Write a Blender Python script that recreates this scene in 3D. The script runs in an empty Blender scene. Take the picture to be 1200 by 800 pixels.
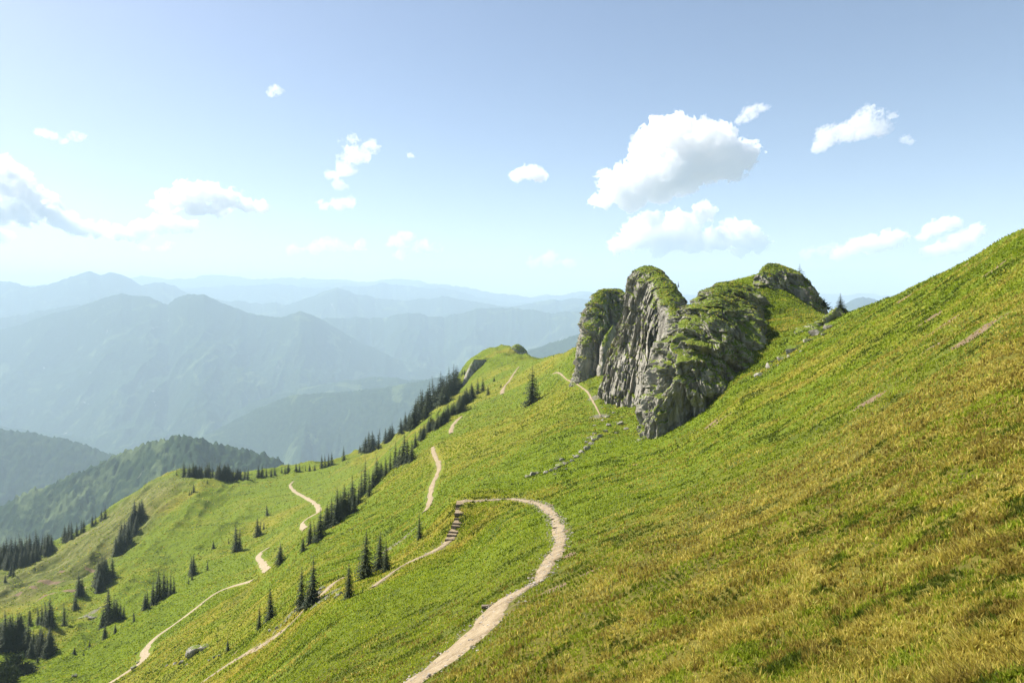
import bpy, bmesh, math, random
import numpy as np
from mathutils import Vector, Matrix

# ------------------------------------------------------------------ scene, camera, light
random.seed(7)
RNG = np.random.default_rng(11)
sc = bpy.context.scene
COL = sc.collection
F = 800.0                      # focal length in pixels of a 1200 wide frame
HV = 350.0                     # row of the horizon

cam_d = bpy.data.cameras.new("camera")
cam_d.sensor_width = 36.0
cam_d.lens = 36.0 * F / 1200.0
cam_d.shift_y = -(400.0 - HV) / 1200.0
cam_d.clip_start = 0.1
cam_d.clip_end = 200000.0
cam = bpy.data.objects.new("camera", cam_d)
cam.location = (0, 0, 0)
cam.rotation_euler = (math.radians(90), 0, 0)
COL.objects.link(cam)
sc.camera = cam

SUN_AZ = math.radians(-63.0)   # measured from +Y towards +X
SUN_EL = math.radians(46.0)
world = bpy.data.worlds.new("World")
sc.world = world
world.use_nodes = True
wn = world.node_tree.nodes
wl = world.node_tree.links
wn.clear()
w_out = wn.new("ShaderNodeOutputWorld")
w_bg = wn.new("ShaderNodeBackground")
w_sky = wn.new("ShaderNodeTexSky")
w_sky.sky_type = 'NISHITA'
w_sky.sun_disc = False
w_sky.sun_elevation = SUN_EL
w_sky.sun_rotation = SUN_AZ
w_sky.altitude = 1700
w_sky.air_density = 1.0
w_sky.dust_density = 3.0
w_sky.ozone_density = 2.0
w_bg.inputs['Strength'].default_value = 0.068
w_wb = wn.new("ShaderNodeMix"); w_wb.data_type = 'RGBA'; w_wb.blend_type = 'MULTIPLY'; w_wb.inputs[0].default_value = 1.0
w_wb.inputs[7].default_value = (1.10, 1.0, 0.94, 1)      # white balance of the daylight
wl.new(w_sky.outputs[0], w_wb.inputs[6]); wl.new(w_wb.outputs[2], w_bg.inputs['Color'])
wl.new(w_bg.outputs[0], w_out.inputs['Surface'])

sun_d = bpy.data.lights.new("sun", 'SUN')
sun_d.energy = 4.8
sun_d.angle = math.radians(0.5)
sun_d.color = (1.0, 0.93, 0.82)
sun = bpy.data.objects.new("sun", sun_d)
SUN_DIR = Vector((math.sin(SUN_AZ) * math.cos(SUN_EL), math.cos(SUN_AZ) * math.cos(SUN_EL), math.sin(SUN_EL)))
sun.rotation_euler = SUN_DIR.to_track_quat('Z', 'Y').to_euler()
COL.objects.link(sun)

sc.render.engine = 'CYCLES'
sc.view_settings.view_transform = 'Standard'
sc.view_settings.look = 'None'
sc.view_settings.gamma = 1.0
sc.view_settings.use_curve_mapping = False
sc.view_settings.exposure = 1.3
cy = sc.cycles
cy.use_denoising = True
cy.max_bounces = 18
cy.diffuse_bounces = 3
cy.glossy_bounces = 2
cy.transmission_bounces = 2
cy.transparent_max_bounces = 8
cy.volume_bounces = 20
cy.use_adaptive_sampling = True
cy.adaptive_threshold = 0.015

# ------------------------------------------------------------------ noise
def _hash(ix, iy, iz, seed):
    u = np.uint32
    h = ix.astype(u) * u(374761393) + iy.astype(u) * u(668265263) + iz.astype(u) * u(2246822519) + u((seed * 1274126177) & 0xFFFFFFFF)
    h = (h ^ (h >> u(13))) * u(1274126177)
    h = (h ^ (h >> u(16))) * u(2246822519)
    h = h ^ (h >> u(15))
    return (h & u(0xFFFFFF)).astype(np.float32) * np.float32(1 / 8388607.5) - np.float32(1.0)

def vn2(x, y, seed=0):
    ix = np.floor(x).astype(np.int32); iy = np.floor(y).astype(np.int32)
    fx = (x - ix).astype(np.float32); fy = (y - iy).astype(np.float32)
    ux = fx * fx * fx * (fx * (fx * 6 - 15) + 10); uy = fy * fy * fy * (fy * (fy * 6 - 15) + 10)
    z = np.zeros_like(ix)
    a = _hash(ix, iy, z, seed); b = _hash(ix + 1, iy, z, seed)
    c = _hash(ix, iy + 1, z, seed); d = _hash(ix + 1, iy + 1, z, seed)
    return (a + (b - a) * ux) * (1 - uy) + (c + (d - c) * ux) * uy

def vn3(x, y, z, seed=0):
    ix = np.floor(x).astype(np.int32); iy = np.floor(y).astype(np.int32); iz = np.floor(z).astype(np.int32)
    fx = (x - ix).astype(np.float32); fy = (y - iy).astype(np.float32); fz = (z - iz).astype(np.float32)
    ux = fx * fx * (3 - 2 * fx); uy = fy * fy * (3 - 2 * fy); uz = fz * fz * (3 - 2 * fz)
    r = []
    for k in (0, 1):
        a = _hash(ix, iy, iz + k, seed); b = _hash(ix + 1, iy, iz + k, seed)
        c = _hash(ix, iy + 1, iz + k, seed); d = _hash(ix + 1, iy + 1, iz + k, seed)
        r.append((a + (b - a) * ux) * (1 - uy) + (c + (d - c) * ux) * uy)
    return r[0] * (1 - uz) + r[1] * uz

def fbm2(x, y, octv=4, seed=0, gain=0.5):
    s = 0; a = 1.0; n = 0
    for k in range(octv):
        s = s + a * vn2(x * 2.03 ** k + 17.3 * k, y * 2.03 ** k - 9.1 * k, seed + k); n += a; a *= gain
    return s / n

def fbm3(x, y, z, octv=4, seed=0, gain=0.5):
    s = 0; a = 1.0; n = 0
    for k in range(octv):
        s = s + a * vn3(x * 2.03 ** k + 7.3 * k, y * 2.03 ** k - 9.1 * k, z * 2.03 ** k + 3.7 * k, seed + k); n += a; a *= gain
    return s / n

def ridge2(x, y, octv=4, seed=0, gain=0.5):
    s = 0; a = 1.0; n = 0
    for k in range(octv):
        s = s + a * (1 - 2 * np.abs(vn2(x * 2.03 ** k + 5.3 * k, y * 2.03 ** k - 3.1 * k, seed + k))); n += a; a *= gain
    return s / n

def smooth(x, a, b):
    t = np.clip((x - a) / (b - a), 0, 1)
    return t * t * (3 - 2 * t)

# ------------------------------------------------------------------ helpers
def tag(o, label=None, cat=None, group=None, kind=None):
    if label: o['label'] = label
    if cat: o['category'] = cat
    if group: o['group'] = group
    if kind: o['kind'] = kind
    return o

ORD = 'first second third fourth fifth sixth seventh eighth ninth tenth eleventh twelfth thirteenth fourteenth fifteenth sixteenth seventeenth eighteenth nineteenth twentieth'.split()
def ordinal_labels(us, hs, noun, where):
    """labels that tell the members of a cluster apart, from left to right"""
    n = len(us); order = sorted(range(n), key=lambda i: us[i]); out = [None] * n
    for k, i in enumerate(order):
        if n == 1: out[i] = noun + ' ' + where
        elif k == 0: out[i] = 'leftmost ' + noun + ' ' + where
        elif k == n - 1: out[i] = 'rightmost ' + noun + ' ' + where
        elif n <= 14:
            out[i] = (ORD[k] + ' from left, ' if k < n / 2 else ORD[n - 1 - k] + ' from right, ') + noun + ' ' + where
        elif k < 9: out[i] = ORD[k] + ' from left, ' + noun + ' ' + where
        elif n - 1 - k < 9: out[i] = ORD[n - 1 - k] + ' from right, ' + noun + ' ' + where
        else: out[i] = 'inner ' + noun + ' ' + where
    return out

def mesh_np(name, V, Fq, mat=None, smooth_sh=True, parent=None, attrs=None, link=True):
    """Fq: (n,3) or (n,4) index array"""
    me = bpy.data.meshes.new(name)
    V = np.asarray(V, dtype=np.float32); Fq = np.asarray(Fq, dtype=np.int32)
    me.vertices.add(len(V)); me.vertices.foreach_set('co', V.ravel())
    k = Fq.shape[1]
    me.loops.add(Fq.size); me.loops.foreach_set('vertex_index', Fq.ravel())
    me.polygons.add(len(Fq)); me.polygons.foreach_set('loop_start', np.arange(len(Fq), dtype=np.int32) * k)
    me.update(calc_edges=True)
    me.polygons.foreach_set('use_smooth', np.full(len(Fq), smooth_sh))
    if attrs:
        for n, a in attrs.items():
            at = me.attributes.new(n, 'FLOAT', 'POINT')
            at.data.foreach_set('value', np.asarray(a, dtype=np.float32))
    me.validate()
    if mat: me.materials.append(mat)
    if not link: return me
    o = bpy.data.objects.new(name, me)
    COL.objects.link(o)
    if parent is not None: o.parent = parent
    return o

class NT:
    """small helper for node trees"""
    def __init__(s, name):
        s.m = bpy.data.materials.new(name); s.m.use_nodes = True
        s.t = s.m.node_tree; s.t.nodes.clear()
        s.out = s.t.nodes.new('ShaderNodeOutputMaterial')
    def n(s, typ, **kw):
        nd = s.t.nodes.new(typ)
        for k, v in kw.items(): setattr(nd, k, v)
        return nd
    def link(s, a, b): s.t.links.new(a, b)
    def val(s, nd, sock, v):
        if hasattr(v, 'is_linked') or isinstance(v, bpy.types.NodeSocket): s.link(v, nd.inputs[sock])
        else: nd.inputs[sock].default_value = v
    def mapping(s, scale=(1, 1, 1), rot=(0, 0, 0)):
        tc = s.n('ShaderNodeNewGeometry')
        mp = s.n('ShaderNodeMapping'); s.link(tc.outputs['Position'], mp.inputs['Vector'])
        mp.inputs['Scale'].default_value = scale; mp.inputs['Rotation'].default_value = rot
        return mp.outputs[0]
    def noise(s, vec, scale, detail=4, rough=0.55, dist=0.0):
        nd = s.n('ShaderNodeTexNoise'); s.link(vec, nd.inputs['Vector'])
        nd.inputs['Scale'].default_value = scale; nd.inputs['Detail'].default_value = detail
        nd.inputs['Roughness'].default_value = rough; nd.inputs['Distortion'].default_value = dist
        return nd.outputs['Fac']
    def ramp(s, fac, stops):
        nd = s.n('ShaderNodeValToRGB'); s.link(fac, nd.inputs[0])
        cr = nd.color_ramp
        while len(cr.elements) < len(stops): cr.elements.new(0.5)
        for e, (p, c) in zip(cr.elements, stops):
            e.position = p; e.color = (c[0], c[1], c[2], 1) if not isinstance(c, (int, float)) else (c, c, c, 1)
        return nd.outputs[0]
    def mix(s, fac, a, b, blend='MIX'):
        nd = s.n('ShaderNodeMix', data_type='RGBA', blend_type=blend)
        if isinstance(fac, (int, float)): nd.inputs[0].default_value = fac
        else: s.link(fac, nd.inputs[0])
        for i, c in ((6, a), (7, b)):
            if isinstance(c, tuple): nd.inputs[i].default_value = (c[0], c[1], c[2], 1)
            else: s.link(c, nd.inputs[i])
        return nd.outputs[2]
    def math(s, op, a, b=None, clamp=False):
        nd = s.n('ShaderNodeMath', operation=op, use_clamp=clamp)
        for i, c in ((0, a), (1, b)):
            if c is None: continue
            if isinstance(c, (int, float)): nd.inputs[i].default_value = c
            else: s.link(c, nd.inputs[i])
        return nd.outputs[0]
    def mrange(s, v, a, b, c=0.0, d=1.0):
        nd = s.n('ShaderNodeMapRange'); s.link(v, nd.inputs[0])
        for i, x in enumerate((a, b, c, d)): nd.inputs[i + 1].default_value = x
        return nd.outputs[0]
    def attr(s, name):
        nd = s.n('ShaderNodeAttribute'); nd.attribute_name = name
        return nd.outputs['Fac']
    def bsdf(s, col, rough=0.9, spec=0.2, bump=None, bstr=0.3, bdist=0.1, trans=None):
        p = s.n('ShaderNodeBsdfPrincipled')
        if isinstance(col, tuple): p.inputs['Base Color'].default_value = (col[0], col[1], col[2], 1)
        else: s.link(col, p.inputs['Base Color'])
        p.inputs['Roughness'].default_value = rough
        p.inputs['Specular IOR Level'].default_value = spec
        if bump is not None:
            b = s.n('ShaderNodeBump'); b.inputs['Strength'].default_value = bstr; b.inputs['Distance'].default_value = bdist
            s.link(bump, b.inputs['Height']); s.link(b.outputs[0], p.inputs['Normal'])
        sh = p.outputs[0]
        if trans is not None:
            tr = s.n('ShaderNodeBsdfTranslucent')
            if isinstance(col, tuple): tr.inputs[0].default_value = (col[0], col[1], col[2], 1)
            else: s.link(col, tr.inputs[0])
            mx = s.n('ShaderNodeMixShader'); mx.inputs[0].default_value = trans
            s.link(sh, mx.inputs[1]); s.link(tr.outputs[0], mx.inputs[2]); sh = mx.outputs[0]
        s.link(sh, s.out.inputs['Surface'])
        return s.m

# ------------------------------------------------------------------ terrain function
# survey of the slope: for bearings (column of the survey frame) the row and forward distance of the ground
SURVEY = {
 -250: [(800,170),(740,230),(690,290),(660,360),(640,420)],
 0:   [(800,200),(760,240),(740,270),(710,310),(690,345),(665,385),(652,430)],
 60:  [(800,190),(760,230),(735,262),(705,305),(680,345),(658,390),(643,432)],
 100: [(800,180),(760,220),(730,260),(700,300),(670,345),(640,395),(625,430),(617,450)],
 145: [(800,155),(760,195),(735,225),(700,275),(660,335),(620,390),(600,430),(589,465)],
 200: [(800,120),(760,160),(740,185),(700,240),(670,290),(640,330),(600,390),(570,440),(558,480)],
 250: [(800,85),(760,120),(720,172),(695,205),(670,250),(640,308),(600,372),(570,430),(555,490)],
 300: [(800,60),(760,85),(720,125),(690,170),(677,195),(663,240),(640,290),(600,355),(570,420),(554,490)],
 360: [(800,38),(740,65),(700,85),(680,105),(650,150),(632,180),(614,262),(590,325),(565,410),(547,490)],
 400: [(800,31),(740,50),(700,68),(675,88),(640,130),(606,185),(590,270),(570,350),(540,480)],
 450: [(800,27),(740,42),(690,62),(670,75),(650,105),(600,150),(566,205),(552,240),(544,310),(530,400),(517,470)],
 500: [(800,22),(740,34),(680,56),(650,72),(622,86),(600,118),(560,165),(530,210),(508,270),(498,340),(487,440)],
 540: [(800,19.5),(740,29),(680,50),(640,73),(615,77.5),(600,80),(588,83),(579,100),(540,160),(500,235),(474,330),(458,420),(440,520)],
 600: [(800,16.5),(740,23),(700,30),(650,46),(610,66),(586,80),(560,106),(520,160),(480,235),(450,320),(430,400),(411,500)],
 650: [(800,14.5),(740,20),(700,26),(650,38),(610,55),(580,75),(540,108),(500,150),(460,215),(435,280),(418,370)],
 700: [(800,13),(740,17.5),(700,22),(650,32),(600,50),(560,75),(520,112),(480,155),(440,205),(395,260)],
 750: [(800,11.5),(700,19),(600,41),(550,72),(517,106),(490,132),(460,158),(420,205)],
 830: [(800,10),(700,16),(600,31),(540,58),(500,84),(477,104),(450,118),(410,132),(370,146),(340,157)],
 870: [(800,9.3),(700,14.5),(600,27),(520,52),(470,84),(440,104),(420,113),(385,127),(355,141),(331,153)],
 900: [(800,8.8),(700,13.5),(600,24),(520,48),(460,82),(434,102),(412,113),(380,126),(350,140),(326,151)],
 935: [(800,8.2),(700,12.5),(600,21.5),(510,44),(450,76),(415,98),(392,112),(370,128),(354,144)],
 965: [(800,7.8),(700,11.8),(600,19.5),(500,40),(440,70),(408,92),(385,112),(372,132)],
 1000:[(800,7.3),(700,10.8),(600,17.5),(500,34),(430,62),(395,86),(366,114)],
 1100:[(800,6),(700,8.6),(600,13),(500,22),(430,36),(380,56),(345,76),(323,94)],
 1200:[(800,5),(700,7),(600,10),(500,16.5),(400,30),(340,46),(300,62),(273,78)],
 1450:[(800,4),(600,7.5),(400,18),(300,32),(200,50),(165,62)],
}
KX = 3.2
def _ctrl():
    P = []
    for u, col in SURVEY.items():
        s = (u - 600) / F; ph = math.atan(s); c = math.cos(ph)
        for v, Y in col:
            P.append((ph * KX, math.log(Y / c), (HV - v) / F * c))
        v, Y = col[-1]; r = Y / c; t = (HV - v) / F * c
        P.append((ph * KX, math.log(r * 1.22), t - 0.035))
        P.append((ph * KX, math.log(r * 1.7), min(t - 0.13, -0.12)))
        if r * 1.7 < 500: P.append((ph * KX, math.log(700), -0.5))
        P.append((ph * KX, math.log(1700), -0.60))
    for d in range(-100, 101, 20):
        ph = math.radians(d)
        for r in (1.2, 2.5, 4.0):
            P.append((ph * KX, math.log(r), -2.0 / r + 0.4 * math.sin(ph) - 0.4 * math.cos(ph)))
    for d, s0 in ((-75, -0.47), (-100, -0.45), (75, 0.45), (100, 0.4)):
        for r in (20, 60, 150): P.append((math.radians(d) * KX, math.log(r), s0))
        P.append((math.radians(d) * KX, math.log(600), s0 * 0.4 - 0.2)); P.append((math.radians(d) * KX, math.log(1700), -0.5))
    return np.array(P)
CT = _ctrl()
def _tps_fit(C):
    n = len(C)
    d2 = (C[:, None, 0] - C[None, :, 0]) ** 2 + (C[:, None, 1] - C[None, :, 1]) ** 2
    K = 0.5 * d2 * np.log(d2 + 1e-12) + np.eye(n) * 2e-4
    Pm = np.c_[np.ones(n), C[:, :2]]
    A = np.zeros((n + 3, n + 3)); A[:n, :n] = K; A[:n, n:] = Pm; A[n:, :n] = Pm.T
    return np.linalg.solve(A, np.r_[C[:, 2], 0, 0, 0])
TW = _tps_fit(CT)
def _tps(ph, L):
    out = np.empty(ph.shape, dtype=np.float64)
    a = ph.ravel() * KX; b = L.ravel(); o = out.ravel()
    cx = CT[:, 0].astype(np.float32); cyy = CT[:, 1].astype(np.float32)
    w = TW[:-3].astype(np.float64)
    for i in range(0, len(a), 20000):
        A = a[i:i + 20000].astype(np.float32); B = b[i:i + 20000].astype(np.float32)
        d2 = (A[:, None] - cx) ** 2 + (B[:, None] - cyy) ** 2 + np.float32(1e-12)
        o[i:i + 20000] = (0.5 * d2 * np.log(d2)) @ w + TW[-3] + TW[-2] * A + TW[-1] * B
    return o.reshape(ph.shape)
# base surface tabulated once on a fine grid of bearing and log distance
PH0, PH1, NPH = math.radians(-100), math.radians(100), 801
L0, L1, NL = math.log(1.0), math.log(1800.0), 700
_gp, _gl = np.meshgrid(np.linspace(PH0, PH1, NPH), np.linspace(L0, L1, NL), indexing='ij')
TAB = _tps(_gp, _gl)
def base_t(ph, L):
    x = np.clip((ph - PH0) / (PH1 - PH0) * (NPH - 1), 1, NPH - 2.001); y = np.clip((L - L0) / (L1 - L0) * (NL - 1), 1, NL - 2.001)
    ix = np.floor(x).astype(int); iy = np.floor(y).astype(int); fx = x - ix; fy = y - iy
    ix = np.minimum(ix, NPH - 3); iy = np.minimum(iy, NL - 3)
    def cw(f): return (-0.5*f+f*f-0.5*f**3, 1-2.5*f*f+1.5*f**3, 0.5*f+2*f*f-1.5*f**3, -0.5*f*f+0.5*f**3)
    wx = cw(fx); wy = cw(fy); s = 0
    for i in range(4):
        for j in range(4): s = s + wx[i] * wy[j] * TAB[ix - 1 + i, iy - 1 + j]
    return s
def h_base(x, y):
    x = np.asarray(x, float); y = np.asarray(y, float)
    r = np.maximum(np.hypot(x, y), 1.0)
    return r * base_t(np.arctan2(x, y), np.log(r))

def _flank_setup():
    out = []
    for u, v, Y in ((0, 705, 335), (40, 695, 340), (60, 670, 365), (100, 655, 370), (120, 640, 385), (150, 610, 420)):
        out.append(((u - 600) / F * Y, Y))
    a, b = np.array(out[0]), np.array(out[-1]); d = (b - a) / np.linalg.norm(b - a)
    return np.array(out), d
FLANK_PTS, FLANK_DIR = _flank_setup()
def flank(x, y):
    m = np.zeros(np.shape(x))
    for px_, py_ in FLANK_PTS: m = np.maximum(m, 1 - smooth(np.hypot(x - px_, y - py_), 18, 48))
    return m
PATHS = []      # dense polylines (x, y, halfwidth) that flatten the relief near them
def h_detail(x, y):
    x = np.asarray(x, float); y = np.asarray(y, float)
    r = np.hypot(x, y)
    far = smooth(r, 60, 260)
    wx = x + 2.0 * fbm2(x / 9, y / 9, 2, 77); wy = y + 2.0 * fbm2(x / 9, y / 9, 2, 78)
    d = 0.10 * fbm2(wx / 0.9, wy / 0.9, 3, 1) * (1 - far)                       # tussocks
    d = d + (0.30 - 0.1 * far) * fbm2(wx / 4.0, wy / 2.2, 3, 5) * smooth(r, 3, 20)
    d = d + (0.35 + 0.55 * far) * fbm2(wx / 14.0, wy / 9.0, 3, 9) * smooth(r, 8, 50)
    d = d + far * 1.5 * fbm2(wx / 7.0, wy / 3.2, 3, 11) * 0.35
    d = d + far * 4.4 * ridge2(wx / 28.0 + 0.2 * wy / 28.0, wy / 60.0, 3, 15)     # shallow gullies down the slope
    fl = flank(x, y)                              # eroded flank, ribs running across the view
    p = (x * FLANK_DIR[0] + y * FLANK_DIR[1]); q = (-x * FLANK_DIR[1] + y * FLANK_DIR[0])
    d = d + smooth(r, 200, 300) * (0.35 + 0.65 * fl) * 3.6 * ridge2(q / 16.0 + 0.3 * vn2(x / 30, y / 30, 4), p / 110.0, 4, 25)
    return d
def path_dist(x, y):
    """distance to the nearest path edge, 99 where no path is near"""
    m = np.full(np.shape(x), 99.0)
    for pl in PATHS:
        x0, y0 = pl[:, 0].min() - 30, pl[:, 1].min() - 30; x1, y1 = pl[:, 0].max() + 30, pl[:, 1].max() + 30
        sel = (x > x0) & (x < x1) & (y > y0) & (y < y1)
        if not sel.any(): continue
        xs = x[sel].astype(np.float32); ys = y[sel].astype(np.float32); best = np.full(xs.shape, 99.0)
        q = pl[::3].astype(np.float32) if len(pl) > 40 else pl.astype(np.float32)
        for i in range(0, len(xs), 50000):
            best[i:i+50000] = (np.hypot(xs[i:i+50000, None] - q[None, :, 0], ys[i:i+50000, None] - q[None, :, 1]) - q[None, :, 2]).min(1)
        m[sel] = np.minimum(m[sel], best)
    return m
def path_mask(x, y, extra=0.0, widen=0.0, best=None):
    """1 on a path, fading to 0 beside it"""
    best = path_dist(x, y) if best is None else best
    rs = np.hypot(x, y) * widen
    return 1 - smooth(best, 0.15 + extra + rs * 0.3, 2.2 + extra + rs)
def height(x, y):
    x = np.asarray(x, float); y = np.asarray(y, float)
    b = h_base(x, y)
    d = h_detail(x, y)
    if PATHS:
        best = path_dist(x, y)
        d = d * (1 - path_mask(x, y, 0.0, 0.02, best)) * (1 - 0.85 * path_mask(x, y, 0.5, 0.11, best))
    return b + d
_rc_r = np.exp(np.linspace(math.log(1.5), math.log(1500), 4000))
def ground_at(u, v, rmin=1.5, fn=None):
    """first point of the ground along the bearing of column u seen at row v"""
    s = (u - 600) / F; c = math.cos(math.atan(s)); t = (HV - v) / F * c
    r = _rc_r[_rc_r > rmin]
    x = r * math.sin(math.atan(s)); y = r * c
    z = (fn or h_base)(x, y)
    k = np.nonzero(z >= t * r)[0]
    k = k[0] if len(k) else int(np.argmax(z / r))
    return float(x[k]), float(y[k]), float(z[k])

# ------------------------------------------------------------------ paths surveyed on the slope
def make_poly(pts, fn=None):
    """pts: (u, v, halfwidth) -> dense polyline on the ground"""
    W = [ground_at(u, v)[:2] + (w,) for u, v, w in pts]
    W = np.array(W); out = []
    for i in range(len(W) - 1):
        p0 = W[max(i - 1, 0)]; p1 = W[i]; p2 = W[i + 1]; p3 = W[min(i + 2, len(W) - 1)]
        n = max(3, int(math.hypot(*(p2 - p1)[:2]) / 0.6))
        for k in range(n):
            t = k / n
            out.append(0.5 * ((2 * p1) + (-p0 + p2) * t + (2 * p0 - 5 * p1 + 4 * p2 - p3) * t * t + (-p0 + 3 * p1 - 3 * p2 + p3) * t ** 3))
    out.append(W[-1])
    return np.array(out)
PATH_DEF = [
 ('footpath', 'near', [(455,820,.8),(485,798,.95),(512,781,1.0),(545,754,1.15),(570,728,1.1),(591,704,.85),(608,694,.50),(622,687,.24),(631,681,.28),(640,665,.48),(648,652,.55),(656,637,.46),(654,620,.48),(648,604,.40),(636,593,.42),(622,588,.34),(600,585,.28),(575,586,.28),(552,587,.30),(540,588,.5)]),
 ('footpath', 'steps', [(529,630,.5),(522,638,.45),(510,645,.40),(495,652,.36),(470,664,.34),(450,678,.36),(437,688,.36)]),
 ('footpath', 'low', [(402,677,.35),(390,684,.45),(378,696,.5),(360,711,.45),(345,727,.35),(333,738,.35),(312,753,.42),(288,766,.42),(262,782,.48),(240,797,.5),(225,808,.5)]),
 ('footpath', 'mid', [(497,600,.42),(503,590,.58),(505,575,.60),(508,565,.62),(514,551,.66),(514,543,.62),(509,533,.60),(507,524,.55)]),
 ('footpath', 'upper', [(528,508,.7),(530,500,.9),(535,493,.9),(541,488,.7)]),
 ('footpath', 'crest', [(588,462,.9),(590,455,.9),(597,446,.7),(602,438,.6),(608,430,.5)]),
 ('track', 'wide', [(118,806,1.1),(145,790,1.15),(166,775,1.2),(170,765,1.25),(172,758,1.1),(185,745,1.0),(205,731,1.0),(230,712,.95),(255,694,.9),(275,686,.9),(296,680,.8)]),
 ('track', 'bend', [(313,669,1.0),(307,660,1.1),(303,653,1.1),(306,647,1.1),(316,641,.7)]),
 ('track', 'far', [(357,620,1.0),(354,614,1.0),(361,607,1.0),(373,600,1.1),(371,592,1.0),(358,583,1.0),(347,577,.95),(340,569,.9),(344,564,.8)]),
 ('footpath', 'rocks', [(704,488,.12),(698,476,.24),(693,467,.24),(688,459,.26),(676,450,.22),(662,443,.22),(648,438,.2)]),
]
for nm, key, pts in PATH_DEF: PATHS.append(make_poly(pts))

# ------------------------------------------------------------------ materials of the land
def mat_grass_land():
    s = NT('alpine_turf')
    stre = s.mapping((0.35, 1.0, 0.8), (0, 0, math.radians(8)))
    iso = s.mapping((1, 1, 1))
    big = s.noise(stre, 0.045, 4, 0.6, 0.6)
    med = s.noise(stre, 0.35, 5, 0.65, 0.3)
    fine = s.noise(iso, 3.2, 6, 0.72)
    patch = s.noise(iso, 0.9, 5, 0.65)
    g = s.ramp(fine, [(0.25, (0.045, 0.065, 0.006)), (0.5, (0.10, 0.140, 0.010)), (0.75, (0.155, 0.195, 0.016))])
    yel = s.ramp(fine, [(0.25, (0.10, 0.09, 0.010)), (0.5, (0.18, 0.165, 0.018)), (0.75, (0.26, 0.22, 0.035))])
    f = s.math('ADD', s.math('MULTIPLY', big, 0.55), s.math('MULTIPLY', med, 0.45))
    f = s.math('ADD', f, s.math('MULTIPLY', s.attr('dry'), 0.42))
    f = s.mrange(f, 0.52, 0.74)
    c = s.mix(f, g, yel)
    dk = s.mrange(s.math('ADD', s.math('MULTIPLY', patch, 0.5), s.math('MULTIPLY', s.noise(stre, 0.16, 5, 0.7, 0.8), 0.5)), 0.52, 0.62)
    c = s.mix(s.math('MULTIPLY', dk, 0.7), c, (0.022, 0.042, 0.010))
    fd = s.mapping((1, 1, 1), (0, 0, -math.atan2(FLANK_DIR[1], FLANK_DIR[0])))
    fm = s.n('ShaderNodeMapping'); s.link(fd, fm.inputs['Vector']); fm.inputs['Scale'].default_value = (0.10, 1.0, 1.0)
    ribs = s.noise(fm.outputs[0], 0.22, 6, 0.7, 0.4)
    fc = s.ramp(ribs, [(0.34, (0.035, 0.045, 0.018)), (0.48, (0.10, 0.11, 0.030)), (0.60, (0.15, 0.145, 0.055)), (0.72, (0.27, 0.24, 0.16))])
    c = s.mix(s.math('MULTIPLY', s.attr('flank'), 0.85), c, fc)
    # dark heath and terrace lines, plus relief shadow bands painted into the meadow colour
    tr = s.noise(fm.outputs[0], 0.5, 5, 0.7, 0.8)
    c = s.mix(s.math('MULTIPLY', s.mrange(tr, 0.53, 0.66), 0.62), c, (0.045, 0.060, 0.014))
    c = s.mix(s.math('MULTIPLY', s.attr('thatch'), 0.6), c, s.ramp(fine, [(0.3, (0.028, 0.030, 0.008)), (0.7, (0.12, 0.10, 0.03))]))
    # bare earth and gravelly scree where the mask says so, broken up by noise
    e = s.math('ADD', s.attr('soil'), s.math('MULTIPLY', s.math('SUBTRACT', med, 0.5), 1.4))
    e = s.mrange(e, 0.5, 0.75)
    earth = s.ramp(fine, [(0.3, (0.07, 0.05, 0.03)), (0.7, (0.24, 0.175, 0.11))])
    c = s.mix(e, c, earth)
    gr = s.mrange(s.math('ADD', s.attr('scree'), s.math('MULTIPLY', s.math('SUBTRACT', med, 0.5), 1.6)), 0.45, 0.75)
    c = s.mix(gr, c, s.ramp(fine, [(0.3, (0.06, 0.065, 0.035)), (0.75, (0.22, 0.20, 0.15))]))
    h = s.math('ADD', s.math('MULTIPLY', fine, 0.5), s.math('MULTIPLY', patch, 0.8))
    return s.bsdf(c, 0.95, 0.1, h, 0.8, 0.35)
M_TURF = mat_grass_land()

def dist_to(x, y, pts):
    """pts: list of (u, v, radius_m) surveyed spots"""
    m = np.zeros(np.shape(x))
    for u, v, ra, rb in pts:
        gx, gy, gz = ground_at(u, v)
        # elongated along the slope (x) by ra, across by rb
        q = np.sqrt(((x - gx) / ra) ** 2 + ((y - gy) / rb) ** 2)
        m = np.maximum(m, 1 - smooth(q, 0.3, 1.3))
    return m
LUSH = [(590,640,14,16),(560,680,9,12),(500,740,7,9),(440,760,8,10),(520,700,8,10),(120,770,30,35),(230,680,25,35),(180,700,25,30),(480,790,4,7),(640,545,10,22),(700,540,9,18)]
SOIL = [(845,495,1.8,1.2),(832,501,1.2,.9),(650,690,.7,.5),(975,435,2.0,1.0),(955,447,1.6,.9),(1100,385,2.0,1.3),(1150,390,2.2,1.1),(1165,318,2.2,1.1),(1105,400,1.8,1.0),(1135,398,1.6,.9),(1090,375,1.6,1),
        (668,650,.4,.9),(662,622,.5,.8),(645,592,.5,1),(740,545,1,.8),(690,672,.6,.4),(1062,350,1.6,.8),(1130,315,1.3,.7),(88,700,8,3),(60,690,9,2.5),(30,700,8,2.5),(50,708,9,2),(75,672,8,2),(110,665,7,2),(275,765,1.2,.8),(1020,470,1.2,.7)]
SCREE = [(703,488,3,4),(718,500,3,4),(690,517,1.5,1.5),(700,465,3,5),
         (105,723,5,4),(345,715,3,2.5),(380,700,2.5,2),(460,640,3,3),(480,625,3,3)]

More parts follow.
